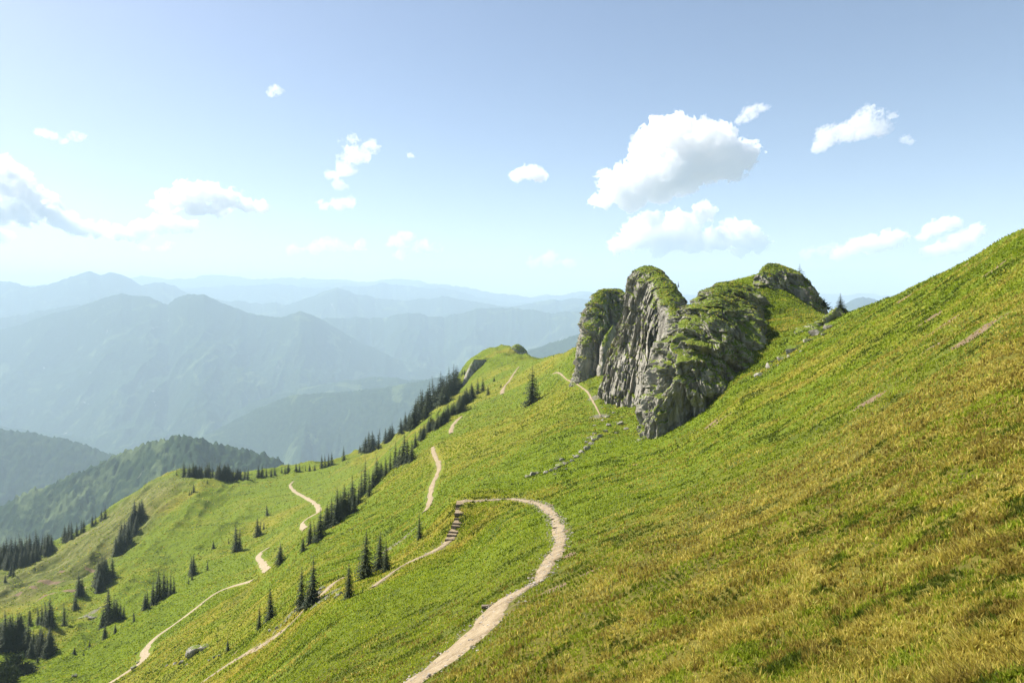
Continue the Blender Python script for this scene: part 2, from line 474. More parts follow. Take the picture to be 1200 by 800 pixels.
def build_slope():
    # bearings: dense inside the view, coarser outside
    ph = np.concatenate([np.radians(np.arange(-100, -42, 0.5)), np.radians(np.arange(-42, 42, 0.058)), np.radians(np.arange(42, 100.1, 0.5))])
    L = np.concatenate([np.linspace(math.log(1.2), math.log(4.5), 90, endpoint=False), np.linspace(math.log(4.5), math.log(560), 1150, endpoint=False), np.linspace(math.log(560), math.log(1700), 90)])
    PHI, LL = np.meshgrid(ph, L, indexing='ij')
    R = np.exp(LL); X = R * np.sin(PHI); Y = R * np.cos(PHI)
    Z = height(X, Y)
    n, m = X.shape
    idx = np.arange(n * m).reshape(n, m)
    Fq = np.stack([idx[:-1, :-1], idx[1:, :-1], idx[1:, 1:], idx[:-1, 1:]], -1).reshape(-1, 4)
    x = X.ravel(); y = Y.ravel()
    r = R.ravel()
    dry = 1 - smooth(r, 14, 46)
    dry = dry * 0.9 + 0.35 * smooth(fbm2(x / 40, y / 40, 2, 60), 0.0, 0.6)
    flk = flank(x, y)
    dry = dry - 0.8 * dist_to(x, y, LUSH)
    soil = dist_to(x, y, SOIL); scree = dist_to(x, y, SCREE)
    pm = path_mask(x, y, -0.1)
    soil = np.maximum(soil, smooth(pm, 0.75, 1.0) * 0.45)
    o = mesh_np('hillside', np.c_[x, y, Z.ravel()], Fq, M_TURF, True, attrs={'dry': dry, 'soil': soil, 'scree': scree, 'flank': flk, 'thatch': 1 - smooth(r, 18, 70)})
    tag(o, kind='structure')
    return o
build_slope()

# ------------------------------------------------------------------ far mountains, one sheet out to the horizon
RANGES = [  # forward distance, fall per metre, gully size, skyline as (column, row)
 (2000, 0.55, 300, [(-400,640),(-200,600),(-60,600),(0,590),(60,566),(110,545),(150,527),(185,515),(215,510),(240,516),(270,524),(310,530),(340,545),(400,560),(460,590),(560,640),(900,700),(1400,700)]),
 (3500, 0.55, 400, [(-400,480),(-100,498),(0,502),(40,506),(80,514),(110,524),(140,534),(180,560),(260,600),(400,600),(560,560),(620,520),(700,480),(1000,520),(1400,520)]),
 (5400, 0.5, 600, [(-400,560),(0,560),(200,530),(250,505),(300,478),(340,463),(375,460),(410,458),(460,452),(520,441),(580,425),(620,410),(650,400),(690,388),(760,380),(900,420),(1100,450),(1400,450)]),
 (8400, 0.42, 950, [(-500,450),(-100,400),(0,386),(25,379),(60,367),(90,360),(120,349),(143,343),(155,346),(175,347),(192,355),(197,356),(205,349),(220,344),(240,345),(262,355),(290,366),(312,370),(330,371),(352,364),(368,369),(385,379),(420,399),(460,418),(520,440),(600,450),(700,450),(1000,450),(1400,450)]),
 (11500, 0.40, 1000, [(-500,420),(0,415),(300,400),(370,395),(415,383),(445,377),(475,374),(500,376),(525,368),(545,375),(575,382),(600,375),(625,377),(650,368),(690,355),(740,350),(800,380),(900,400),(1400,400)]),
 (12800, 0.38, 1200, [(-500,360),(-100,338),(0,330),(20,331),(38,337),(60,332),(80,326),(105,316),(118,322),(128,318),(148,324),(165,334),(178,332),(192,331),(205,335),(222,345),(260,352),(300,354),(340,356),(375,344),(395,336),(412,343),(440,348),(470,352),(500,350),(520,347),(545,352),(600,360),(640,352),(690,350),(800,370),(900,370),(1400,370)]),
 (8000, 0.40, 800, [(-500,520),(600,480),(850,430),(930,400),(970,372),(985,357),(1000,350),(1012,348),(1025,350),(1040,360),(1080,380),(1200,400),(1500,400)]),
 (16500, 0.3, 1300, [(-500,345),(0,338),(60,340),(150,338),(250,336),(320,333),(380,338),(430,334),(450,331),(490,336),(520,338),(560,348),(600,355),(660,350),(720,340),(745,337),(800,360),(1400,365)]),
 (20500, 0.3, 1400, [(-500,335),(0,328),(60,331),(120,333),(165,323),(200,327),(260,322),(300,326),(350,325),(420,330),(465,326),(500,331),(550,338),(600,352),(640,346),(700,344),(800,345),(1400,345)]),

 (6400, 0.42, 650, [(-500,520),(0,500),(150,520),(230,505),(300,470),(360,452),(400,447),(440,440),(500,446),(560,430),(620,410),(700,395),(800,390),(1400,430)]),
 (9800, 0.40, 900, [(-500,400),(0,372),(60,362),(100,356),(200,362),(330,378),(400,372),(450,372),(480,366),(520,372),(560,362),(600,360),(650,366),(700,362),(800,372),(1400,380)]),
 (18500, 0.3, 1300, [(-500,338),(0,336),(60,334),(120,340),(200,338),(300,332),(350,334),(400,330),(450,338),(530,333),(575,342),(620,349),(680,342),(740,346),(1400,350)]),
]
def build_far():
    ph = np.radians(np.linspace(-52, 52, 1100))
    R = np.concatenate([np.exp(np.linspace(math.log(850), math.log(14500), 820)), np.linspace(14600, 24000, 130)])
    PHI, RR = np.meshgrid(ph, R, indexing='ij')
    X = RR * np.sin(PHI); Y = RR * np.cos(PHI)
    Z = np.full(X.shape, -1500.0) + 60 * fbm2(X / 900, Y / 900, 3, 3)
    U = 600 + F * np.tan(PHI)
    for k, (D, fall, gs, prof) in enumerate(RANGES):
        pu = np.array([p[0] for p in prof], float); pv = np.array([p[1] for p in prof], float)
        V = np.interp(U, pu, pv) + (1.0 if k < 4 else 2.6) * (fbm2(U / 14.0, U * 0 + k * 9.1, 4, 40 + k) - 0.35 * ridge2(U / 9.0, U * 0 + k * 3.1, 3, 60 + k))
        # the crest wanders in depth so that the ranges are not concentric arcs
        DD = D * (1 + 0.07 * fbm2(PHI * 7.0, PHI * 0 + k, 3, 90 + k)) / np.cos(PHI) if D < 7500 else D * (1 + 0.05 * fbm2(PHI * 7.0, PHI * 0 + k, 3, 90 + k)) / np.cos(PHI)
        H = (HV - V) / F * DD * np.cos(PHI)
        dr = RR - DD
        gul = ridge2(X / gs + 0.4 * fbm2(X / 2000, Y / 2000, 2, 7), Y / (gs * 1.4), 6, 200 + k * 7, 0.5)
        gate = smooth(np.abs(dr), 0, gs * 1.2)
        near_side = np.where(dr < 0, 1.0, 1.25)
        z = H - np.abs(dr) * fall * near_side - gate * (0.5 - 0.5 * gul) * gs * 0.55
        z = z + gate * 8 * fbm2(X / 60, Y / 60, 3, 300 + k)
        Z = np.maximum(Z, z)
    # grain of the tree cover, where it is near enough to be seen
    Z = Z + (15.0 * (1 - smooth(RR, 3500, 7000))) * fbm2(X / 10.0, Y / 10.0, 2, 500) * (Z > -1440)
    n, m = X.shape
    idx = np.arange(n * m).reshape(n, m)
    Fq = np.stack([idx[:-1, :-1], idx[1:, :-1], idx[1:, 1:], idx[:-1, 1:]], -1).reshape(-1, 4)
    s = NT('mountain_woods')
    v = s.mapping((1, 1, 1))
    a = s.noise(v, 0.0022, 8, 0.68, 1.0); b = s.noise(v, 0.03, 4, 0.6)
    c = s.ramp(b, [(0.3, (0.012, 0.026, 0.014)), (0.55, (0.028, 0.048, 0.022)), (0.8, (0.055, 0.075, 0.03))])
    c = s.mix(s.math('MULTIPLY', s.mrange(a, 0.57, 0.62), 0.8), c, (0.10, 0.13, 0.055))
    c = s.mix(s.mrange(s.noise(v, 0.004, 7, 0.7, 1.2), 0.66, 0.72), c, (0.34, 0.32, 0.27))
    mt = s.bsdf(c, 1.0, 0.0, b, 0.7, 12.0)
    o = mesh_np('mountains', np.c_[X.ravel(), Y.ravel(), Z.ravel()], Fq, mt, True)
    tag(o, kind='structure')
build_far()

# ------------------------------------------------------------------ the air
def build_haze():
    bm = bmesh.new()
    bmesh.ops.create_cube(bm, size=1.0)
    for v in bm.verts:
        v.co = Vector((v.co.x * 66000, 12000 + v.co.y * 26000, -400 + v.co.z * 2500))
    me = bpy.data.meshes.new('haze'); bm.to_mesh(me); bm.free()
    m = bpy.data.materials.new('haze_air'); m.use_nodes = True
    t = m.node_tree; t.nodes.clear()
    out = t.nodes.new('ShaderNodeOutputMaterial'); pv = t.nodes.new('ShaderNodeVolumePrincipled')
    pv.inputs['Color'].default_value = (0.64, 0.83, 1.0, 1)
    pv.inputs['Density'].default_value = 0.95e-4
    pv.inputs['Anisotropy'].default_value = 0.0
    t.links.new(pv.outputs[0], out.inputs['Volume'])
    me.materials.append(m)
    o = bpy.data.objects.new('haze', me); COL.objects.link(o)
    tag(o, kind='stuff')
build_haze()

# ------------------------------------------------------------------ clouds, real bodies of vapour far beyond the haze
def cloud_material(name, dens):
    m = bpy.data.materials.new(name); m.use_nodes = True
    t = m.node_tree; t.nodes.clear()
    out = t.nodes.new('ShaderNodeOutputMaterial'); pv = t.nodes.new('ShaderNodeVolumePrincipled')
    pv.inputs['Color'].default_value = (1.0, 1.0, 1.0, 1)
    pv.inputs['Density'].default_value = dens
    pv.inputs['Anisotropy'].default_value = 0.2
    t.links.new(pv.outputs[0], out.inputs['Volume'])
    return m
M_CLOUD = cloud_material('cloud_vapour', 0.0055)
M_CLOUD_THIN = cloud_material('cloud_vapour_thin', 0.0018)
import openvdb
def cloud(lobes, dist, label, group=None, seed=0, thin=False, rough=1.0):
    """a field of overlapping heads, broken up by several octaves of billows, turned into one closed skin"""
    px = dist / F
    rng = np.random.default_rng(seed)
    big = max(l[2] for l in lobes)
    vs = 0.8 if big > 15 else 0.6 if big > 8 else 0.45
    S = []
    for u, v, r in lobes:
        r = r * 0.86
        S.append((u, v, rng.normal(0, 0.15) * r, r))
        for k in range(5):
            rr = r * rng.uniform(0.35, 0.6); an = rng.uniform(0, 6.28); q = rng.uniform(0.6, 1.0) * r
            S.append((u + math.cos(an) * q * 1.05, v + math.sin(an) * q * 0.6, rng.normal(0, 0.5) * r, rr))
    S = np.array(S)
    pad = 6 + 0.4 * big
    lo = np.array([(S[:, 0] - S[:, 3]).min(), (S[:, 1] - S[:, 3]).min(), (S[:, 2] - S[:, 3]).min()]) - pad
    hi = np.array([(S[:, 0] + S[:, 3]).max(), (S[:, 1] + S[:, 3]).max(), (S[:, 2] + S[:, 3]).max()]) + pad
    n = np.ceil((hi - lo) / vs).astype(int)
    gx, gy, gz = [lo[i] + np.arange(n[i]) * vs for i in range(3)]
    Fd = np.full(n, 30.0, dtype=np.float32)
    for u, v, w, r in S:
        R = r * 2.2 + 14
        i0, i1 = np.searchsorted(gx, (u - R, u + R)); j0, j1 = np.searchsorted(gy, (v - R, v + R)); k0, k1 = np.searchsorted(gz, (w - R, w + R))
        d = np.sqrt((gx[i0:i1, None, None] - u) ** 2 + ((gy[None, j0:j1, None] - v) * 1.15) ** 2 + (gz[None, None, k0:k1] - w) ** 2) - r
        Fd[i0:i1, j0:j1, k0:k1] = np.minimum(Fd[i0:i1, j0:j1, k0:k1], d)
    ab = min(1.0, big / 20.0) ** 0.6
    m = np.nonzero(np.abs(Fd - 2) < 12 * ab + 2)
    X, Y, Z = gx[m[0]], gy[m[1]], gz[m[2]]
    wx = X + 3 * ab * fbm3(X / 9, Y / 9, Z / 9, 2, seed + 50); wy = Y + 3 * ab * fbm3(X / 9, Y / 9, Z / 9, 2, seed + 60)
    d = 0
    for sc_, am in ((19, 9.0), (8.5, 8.0), (4.0, 5.6), (1.9, 3.4)):
        sc_ = sc_ * (0.45 + 0.55 * ab)
        d = d + am * (0.62 - 1.5 * np.abs(vn3(wx / sc_ + 3.1, wy / sc_, Z / sc_, seed + int(sc_ * 10))))
    if thin: d = d - 5.0 * np.abs(vn3(X / 5, Y / 4, Z / 5, seed + 70)) - 2.5 * np.abs(vn3(X / 2, Y / 1.8, Z / 2, seed + 71)) + 0.8
    low = smooth(Y, np.percentile(S[:, 1], 55), S[:, 1].max() + 4)
    d = d * ab * rough * (1 - 0.35 * low) - 1.2 * ab
    Fd[m] = Fd[m] - d.astype(np.float32)
    Fd[0] = Fd[-1] = 5; Fd[:, 0] = Fd[:, -1] = 5; Fd[:, :, 0] = Fd[:, :, -1] = 5
    g = openvdb.FloatGrid(5.0); g.copyFromArray(np.clip(Fd, -5, 5).astype(np.float32))
    P, Q = g.convertToQuads(0.0)
    P = P.astype(float) * vs + lo
    W = np.c_[(P[:, 0] - 600) * px, dist + P[:, 2] * px * 1.2, (HV - P[:, 1]) * px]
    a_, b_, c_ = W[Q[:, 0]] - W.mean(0), W[Q[:, 1]] - W.mean(0), W[Q[:, 2]] - W.mean(0)
    if np.einsum('ij,ij->i', a_, np.cross(b_, c_)).sum() < 0: Q = Q[:, ::-1]
    o = mesh_np('cloud', W, Q.astype(np.int32), M_CLOUD_THIN if thin else M_CLOUD, True)
    return tag(o, label, 'cloud', group)
cloud([(780,160,26),(760,178,22),(800,168,28),(832,170,24),(852,188,26),(870,182,16),(820,190,28),(782,202,32),(750,208,26),(727,218,22),(706,235,12),(742,232,18),(772,222,18),(802,212,18),(847,158,10),(790,148,14)], 21750,
      'largest white cumulus cloud, towering above the rock pinnacles', seed=3)
cloud([(880,132,8),(891,126,6),(871,141,5)], 22185, 'small torn wisp above the right shoulder of the largest cloud', seed=5, thin=True)
cloud([(822,249,11),(792,259,12),(762,266,16),(742,280,16),(727,290,9),(780,281,18),(812,282,16),(836,282,14),(862,274,18),(880,278,12),(868,290,11),(892,290,7),(770,292,9)], 22620,
      'broad low white cloud directly beneath the largest cloud', seed=8)
cloud([(1015,136,10),(1010,150,14),(992,156,14),(972,160,11),(960,172,8),(1030,150,8)], 21750, 'ragged white cloud alone in the blue above the right hillside', seed=9, thin=True)
cloud([(1045,135,5),(1039,131,3)], 22040, 'tiny puff of cloud at upper right of the ragged white cloud', seed=10, thin=True)
cloud([(1061,164,5),(1066,166,3)], 22040, 'tiny round cloud puff at lower right of the ragged white cloud', seed=11, thin=True)
cloud([(985,299,7),(1005,291,10),(1022,287,11),(1040,281,11),(1055,275,6)], 23200, 'long violet-grey bottomed cloud low above the far hill on the right', seed=12)
cloud([(945,299,6),(962,294,7),(972,290,4)], 23780, 'faint flat cloud scrap just right of the dwarf pine crag', seed=13, thin=True)
cloud([(1082,276,6),(1095,269,8),(1110,262,7),(1119,262,4)], 23490, 'slim rising cloud, upper of the two beside the right skyline', seed=14)
cloud([(1090,297,7),(1105,291,10),(1120,286,11),(1134,278,8),(1147,270,5)], 22910, 'puffy slanting cloud, lower of the two beside the right skyline', seed=15)
cloud([(618,203,9),(608,207,6),(630,206,7)], 22330, 'small single round cloud in the middle of the sky', seed=16)
cloud([(410,162,7),(415,183,11),(405,200,12),(391,205,7),(424,181,8),(435,172,5),(398,216,8)], 22330, 'tall ragged upright cloud in the left half of the sky', seed=17, thin=True)
cloud([(395,240,8),(407,238,8),(380,241,5)], 22620, 'flat little cloud under the tall ragged upright cloud', seed=18, thin=True)
cloud([(200,236,11),(220,226,12),(245,226,13),(270,233,10),(290,241,8),(305,243,5),(230,243,11),(255,245,10),(188,244,8)], 22620, 'grey-centred oval cloud above the left mountains', seed=19)
cloud([(6,196,12),(16,206,12),(2,222,15),(26,222,13),(40,236,13),(56,246,12),(70,256,11),(30,250,14),(8,250,15),(84,263,10),(100,267,9),(118,271,7),(-5,278,9),(-25,225,18),(-40,250,18)], 21460, 'big white cloud bank entering at the left edge', seed=20)
cloud([(140,273,9),(162,270,11),(185,263,10),(205,262,8),(222,264,6),(155,280,6)], 23055, 'low cloud drawn out between the left bank and the oval cloud', seed=21)
cloud([(50,157,6),(62,161,5)], 22185, 'small bright puff high above the left cloud bank', seed=22, thin=True)
cloud([(75,166,4),(88,158,5),(90,164,3)], 22185, 'thin wisp just right of the small bright puff', seed=23, thin=True)
cloud([(323,107,6),(316,110,4)], 21750, 'lone faint puff highest in the left sky', seed=24, thin=True)
cloud([(480,183,4)], 21750, 'tiny dot of cloud right of the tall upright cloud', seed=25, thin=True)
cloud([(345,293,6),(368,291,9),(388,286,9),(405,290,8),(420,288,8)], 25375, 'faint low cloud row over the far ridges, left one', seed=26, thin=True)
cloud([(465,285,10),(478,278,9),(492,288,9),(470,298,9),(505,292,7)], 25375, 'faint low puffy cloud over the far ridges, middle one', seed=27, thin=True)
cloud([(625,308,7),(645,304,9),(662,308,8)], 25375, 'faint low cloud left of the tallest rock pinnacle', seed=28, thin=True)
cloud([(190,290,6),(202,286,5),(170,291,4)], 25375, 'faint grey cloud scrap under the oval cloud', seed=29, thin=True)

# ------------------------------------------------------------------ trodden paths, tracks and steps
def mat_path(name, a, b):
    s = NT(name)
    v = s.mapping((1, 1, 1))
    n1 = s.noise(v, 1.2, 5, 0.65); n2 = s.noise(v, 9.0, 4, 0.7)
    c = s.mix(s.mrange(n1, 0.35, 0.7), a, b)
    c = s.mix(s.math('MULTIPLY', s.mrange(n2, 0.48, 0.66), 0.8), c, (0.34, 0.29, 0.22))
    return s.bsdf(c, 0.95, 0.1, n2, 0.6, 0.08)
M_PATH = mat_path('trodden_gravel', (0.16, 0.120, 0.070), (0.30, 0.240, 0.15))
M_TRACK = mat_path('pale_gravel', (0.22, 0.175, 0.11), (0.33, 0.275, 0.185))
def build_path(nm, pl, mat, lift):
    n = len(pl); K = 9
    tx = np.gradient(pl[:, 0]); ty = np.gradient(pl[:, 1]); l = np.hypot(tx, ty) + 1e-9
    nx, ny = -ty / l, tx / l
    arc = np.cumsum(l); rr_ = float(np.hypot(pl[:, 0], pl[:, 1]).mean())
    V = []
    for k in range(K):
        s = (k / (K - 1) * 2 - 1)
        wob = 1 + 0.6 * fbm2(arc / (0.8 + rr_ * 0.012), arc * 0 + (0 if s < 0 else 50), 3, 12) * abs(s)
        x = pl[:, 0] + nx * pl[:, 2] * s * wob; y = pl[:, 1] + ny * pl[:, 2] * s * wob
        z = h_base(x, y) + (lift * (1 - 0.6 * s * s) if abs(s) < 0.99 else -0.06)
        z = z + 0.02 * fbm2(x / 0.5, y / 0.5, 2, 4)
        V.append(np.c_[x, y, z])
    V = np.stack(V, 1).reshape(-1, 3)
    idx = np.arange(n * K).reshape(n, K)
    Fq = np.stack([idx[:-1, :-1], idx[1:, :-1], idx[1:, 1:], idx[:-1, 1:]], -1).reshape(-1, 4)
    return tag(mesh_np(nm, V, Fq, mat), kind='structure')
for (nm, key, pts), pl in zip(PATH_DEF, PATHS):
    rr = float(np.hypot(pl[:, 0], pl[:, 1]).mean())
    build_path(nm, pl, M_TRACK if nm == 'track' else M_PATH, 0.05 + rr * 0.0006)

def mat_timber():
    s = NT('weathered_timber')
    v = s.mapping((3, 3, 14)); n = s.noise(v, 2.0, 5, 0.6)
    return s.bsdf(s.ramp(n, [(0.3, (0.07, 0.055, 0.04)), (0.7, (0.26, 0.21, 0.16))]), 0.85, 0.2, n, 0.4, 0.02)
M_TIMBER = mat_timber()
def box_np(cx, cy, cz, ax, ay, az, rot):
    c, s = math.cos(rot), math.sin(rot); V = []
    for dx in (-1, 1):
        for dy in (-1, 1):
            for dz in (-1, 1):
                X = dx * ax; Y = dy * ay
                V.append((cx + X * c - Y * s, cy + X * s + Y * c, cz + dz * az))
    Fq = [(0,1,3,2),(4,6,7,5),(0,4,5,1),(2,3,7,6),(0,2,6,4),(1,5,7,3)]
    return V, Fq
def bevel_box(name, cx, cy, cz, ax, ay, az, rot, mat, parent=None, bev=0.02):
    V, Fq = box_np(cx, cy, cz, ax, ay, az, rot)
    bm = bmesh.new(); vs = [bm.verts.new(v) for v in V]
    for f in Fq: bm.faces.new([vs[i] for i in f])
    bmesh.ops.recalc_face_normals(bm, faces=bm.faces[:])
    bmesh.ops.bevel(bm, geom=bm.edges[:], offset=bev, segments=2, affect='EDGES')
    me = bpy.data.meshes.new(name); bm.to_mesh(me); bm.free(); me.materials.append(mat)
    o = bpy.data.objects.new(name, me); COL.objects.link(o)
    if parent is not None: o.parent = parent
    return o
def build_stairs():
    root = bpy.data.objects.new('stairs', None); COL.objects.link(root)
    tag(root, 'flight of gravel steps with dark timber risers dropping from the hairpin path', 'stairs')
    pl = make_poly([(540,588,.6),(538.5,600,.6),(537,612,.6),(533,622,.6),(528,632,.6),(527,635,.6)])
    top = ground_at(540, 589); bot = ground_at(528, 633)
    i0 = int(np.argmin(np.hypot(pl[:, 0] - top[0], pl[:, 1] - top[1]))); i1 = int(np.argmin(np.hypot(pl[:, 0] - bot[0], pl[:, 1] - bot[1])))
    N = 9
    for k in range(N):
        i = int(i0 + (i1 - i0) * (k + 0.5) / N); j = int(i0 + (i1 - i0) * (k + 1.0) / N); j = min(j, len(pl) - 2)
        x, y, w = pl[i]; xe, ye, _ = pl[j]
        ang = math.atan2(pl[j + 1][1] - pl[i][1], pl[j + 1][0] - pl[i][0])
        ln = math.hypot(pl[j][0] - pl[i][0], pl[j][1] - pl[i][1])
        z = float(h_base(x, y)); ze = float(h_base(xe, ye))
        zt = z + 0.12
        t = bevel_box('tread', x, y, zt - 0.45, ln * 1.02, 0.50, 0.45, ang, M_PATH, root)
        bevel_box('riser', xe + math.cos(ang) * 0.08, ye + math.sin(ang) * 0.08, zt - 0.19, 0.06, 0.56, 0.20, ang, M_TIMBER, root)
build_stairs()
def path_sleepers():
    for pi, fr, lab in ((0, .47, 'lower timber sleeper set across the broad footpath bend'), (0, .55, 'upper timber sleeper set across the broad footpath bend'),
                    (2, .35, 'timber step beside the spruce clump on the lower left footpath'), (2, .55, 'timber step half way down the lower left footpath'), (2, .75, 'timber step near the foot of the lower left footpath')):
        pl = PATHS[pi]; i = int(len(pl) * fr); x, y, w = pl[i]
        ang = math.atan2(pl[i + 1][1] - pl[i - 1][1], pl[i + 1][0] - pl[i - 1][0])
        z = float(h_base(x, y))
        o = bevel_box('sleeper', x, y, z + 0.05, 0.045, w * 0.8, 0.05, ang, M_TIMBER)
        tag(o, lab, 'sleeper', 'timber sleepers across the footpaths')
path_sleepers()

gx_, gy_, gz_ = ground_at(573, 711)
tag(bevel_box('log', gx_, gy_, gz_ + 0.02, 0.34, 0.09, 0.07, 0.1, M_TIMBER), 'short dark log lying on the left edge of the widest pale stretch of footpath', 'log')
def build_pebbles():
    rg = np.random.default_rng(5); bm = bmesh.new(); bmesh.ops.create_icosphere(bm, subdivisions=1, radius=1.0)
    B = np.array([v.co[:] for v in bm.verts]); T0 = np.array([[v.index for v in f.verts] for f in bm.faces]); bm.free()
    V = []; T = []
    for pi, cnt in ((0, 1500), (1, 150), (2, 260), (3, 160)):
        pl = PATHS[pi]
        for _ in range(cnt):
            i = rg.integers(1, len(pl) - 1); x, y, w = pl[i]; t = pl[i + 1][:2] - pl[i - 1][:2]; t = t / (np.linalg.norm(t) + 1e-9)
            s = np.clip(rg.normal(0, 0.75), -1.7, 1.7) if rg.random() < .6 else rg.choice((-1, 1)) * rg.uniform(.75, 1.25)
            x += -t[1] * w * s + rg.uniform(-.3, .3); y += t[0] * w * s + rg.uniform(-.3, .3)
            r = 0.018 + 0.05 * rg.random() ** 3 + math.hypot(x, y) * 0.0003
            z = float(h_base(x, y)) + 0.05 * (abs(s) < 0.9)
            P = B * (1 + rg.normal(0, 0.14, (len(B), 1))) * (r * rg.uniform(.8, 1.5), r, r * .6)
            T.append(T0 + len(V) * len(B)); V.append(P + (x, y, z + 0.02))
    s = NT('path_pebbles'); n = s.noise(s.mapping((1, 1, 1)), 6.0, 2)
    o = mesh_np('pebbles', np.concatenate(V), np.concatenate(T), s.bsdf(s.ramp(n, [(0.3, (0.14, 0.12, 0.10)), (0.7, (0.42, 0.38, 0.32))]), 0.9, 0.2), False)
    tag(o, kind='stuff')
build_pebbles()

# ------------------------------------------------------------------ limestone pinnacles and boulders
def mat_rock(name, grass=True, lo=0.52, hi=0.74):
    s = NT(name)
    v = s.mapping((1, 1, 1)); vv = s.mapping((1, 1, 0.22))
    a = s.noise(vv, 0.55, 6, 0.65, 0.5); b = s.noise(v, 2.4, 6, 0.7); big = s.noise(v, 0.12, 4, 0.6)
    c = s.ramp(a, [(0.30, (0.05, 0.047, 0.038)), (0.42, (0.17, 0.16, 0.135)), (0.56, (0.31, 0.29, 0.25)), (0.74, (0.47, 0.44, 0.385))])
    c = s.mix(s.math('MULTIPLY', s.mrange(big, 0.55, 0.7), 0.45), c, (0.27, 0.225, 0.18))
    c = s.mix(s.math('MULTIPLY', s.mrange(b, 0.57, 0.68), 0.6), c, (0.04, 0.045, 0.025))
    if grass:
        g = s.n('ShaderNodeNewGeometry'); sp = s.n('ShaderNodeSeparateXYZ'); s.link(g.outputs['Normal'], sp.inputs[0])
        m = s.math('ADD', sp.outputs[2], s.math('MULTIPLY', s.math('SUBTRACT', b, 0.5), 0.9))
        m = s.math('ADD', m, s.math('MULTIPLY', s.math('SUBTRACT', big, 0.5), 0.9))
        m = s.mrange(m, lo - 0.06, lo + 0.06)
        gc = s.ramp(s.noise(v, 1.7, 6, 0.75), [(0.3, (0.045, 0.07, 0.012)), (0.5, (0.12, 0.165, 0.02)), (0.7, (0.20, 0.22, 0.04))])
        c = s.mix(m, c, gc)
    h = s.math('ADD', s.math('MULTIPLY', a, 1.0), s.math('MULTIPLY', b, 0.5))
    return s.bsdf(c, 0.95, 0.15, h, 0.9, 0.5)
M_ROCK = mat_rock('mossy_limestone', True, 0.60)
M_STONE = mat_rock('bare_limestone', True, 0.9)

def loft_rock(levels, nz=420, na=900, amp=1.0, seed=0, expo=2.6):
    Lv = np.array(levels, float)            # v, uL, YL, uR, YR, depth
    q = np.linspace(0, len(Lv) - 1, nz)
    P = [np.interp(q, np.arange(len(Lv)), Lv[:, k]) for k in range(6)]
    for k in range(6):                       # ease the kinks
        P[k] = np.convolve(np.pad(P[k], 4, mode='edge'), np.ones(9) / 9, 'valid')
    v, uL, YL, uR, YR, dp = [p[:, None] for p in P]
    a = np.linspace(0, 2 * math.pi, na, endpoint=False)[None, :]
    ca, sa = np.cos(a), np.sin(a)
    rr = (np.abs(ca) ** expo + np.abs(sa) ** expo) ** (-1 / expo)
    cx = rr * ca; cyy = rr * sa
    um, hu = (uL + uR) / 2, (uR - uL) / 2; my = (YL + YR) / 2; hy = (YR - YL) / 2
    Y = my + hy * cx + cyy * dp / 2
    X = (um + hu * cx - 600) / F * Y
    Z = (HV - v) / F * (my + hy * cx)
    hx = hu / F * my
    nx = cx / np.maximum(hx, 1) + 0 * Y; ny = cyy / np.maximum(dp / 2, 1) - cx * hy / np.maximum(hx, 1) / np.maximum(dp / 2, 1); nl = np.hypot(nx, ny) + 1e-9; nx = nx / nl; ny = ny / nl
    near = np.minimum(1.0, dp / 8.0) * np.clip(hu / 34.0, 0.3, 1.0)
    d = 0
    wx = X + 1.2 * fbm3(X / 4, Y / 4, Z / 4, 2, seed + 20); wy = Y + 1.2 * fbm3(X / 4, Y / 4, Z / 4, 2, seed + 21); wz = Z + 1.5 * fbm3(X / 5, Y / 5, Z / 5, 2, seed + 22)
    r1 = 1 - 2.6 * np.abs(vn3(wx / 6.5, wy / 6.5, wz / 30.0, seed + 1))
    r2 = 1 - 2.4 * np.abs(vn3(wx / 2.2, wy / 2.2, wz / 9.0, seed + 2))
    r3 = 1 - 2.2 * np.abs(vn3(wx / 0.95, wy / 0.95, wz / 5.5, seed + 3))
    r4 = 1 - 2.2 * np.abs(vn3(wx / 0.45, wy / 0.45, wz / 1.6, seed + 4))
    blk = _hash(np.floor(wx / 2.2 + 0.4 * wz / 3).astype(np.int64), np.floor(wy / 2.2).astype(np.int64), np.floor(wz / 3.6 + 0.3 * wx / 2.2).astype(np.int64), seed + 7)
    blk2 = _hash(np.floor(wx / 0.95 + 0.5 * wz / 2).astype(np.int64), np.floor(wy / 0.95).astype(np.int64), np.floor(wz / 1.7 - 0.4 * wx).astype(np.int64), seed + 17)
    lay = vn3(wx / 6.0, wy / 6.0, wz / 1.3, seed + 5)
    d = 1.35 * r1 + 0.8 * r2 + 0.36 * r3 + 0.25 * r4 + 0.25 * lay + 0.8 * blk + 0.32 * blk2 + 0.15 * fbm3(X / 0.35, Y / 0.35, Z / 0.35, 2, seed + 6) - 1.0
    d = d * amp * near
    X = X + nx * d; Y = Y + ny * d
    Z = Z + near * amp * (0.5 * fbm3(X / 3, Y / 3, Z / 3, 3, seed + 9))
    n, m = X.shape
    idx = np.arange(n * m).reshape(n, m); idn = np.roll(idx, -1, 1)
    Fq = np.stack([idx[:-1], idn[:-1], idn[1:], idx[1:]], -1).reshape(-1, 4)
    return np.c_[X.ravel(), Y.ravel(), Z.ravel()], Fq
ROCK_SURF = []
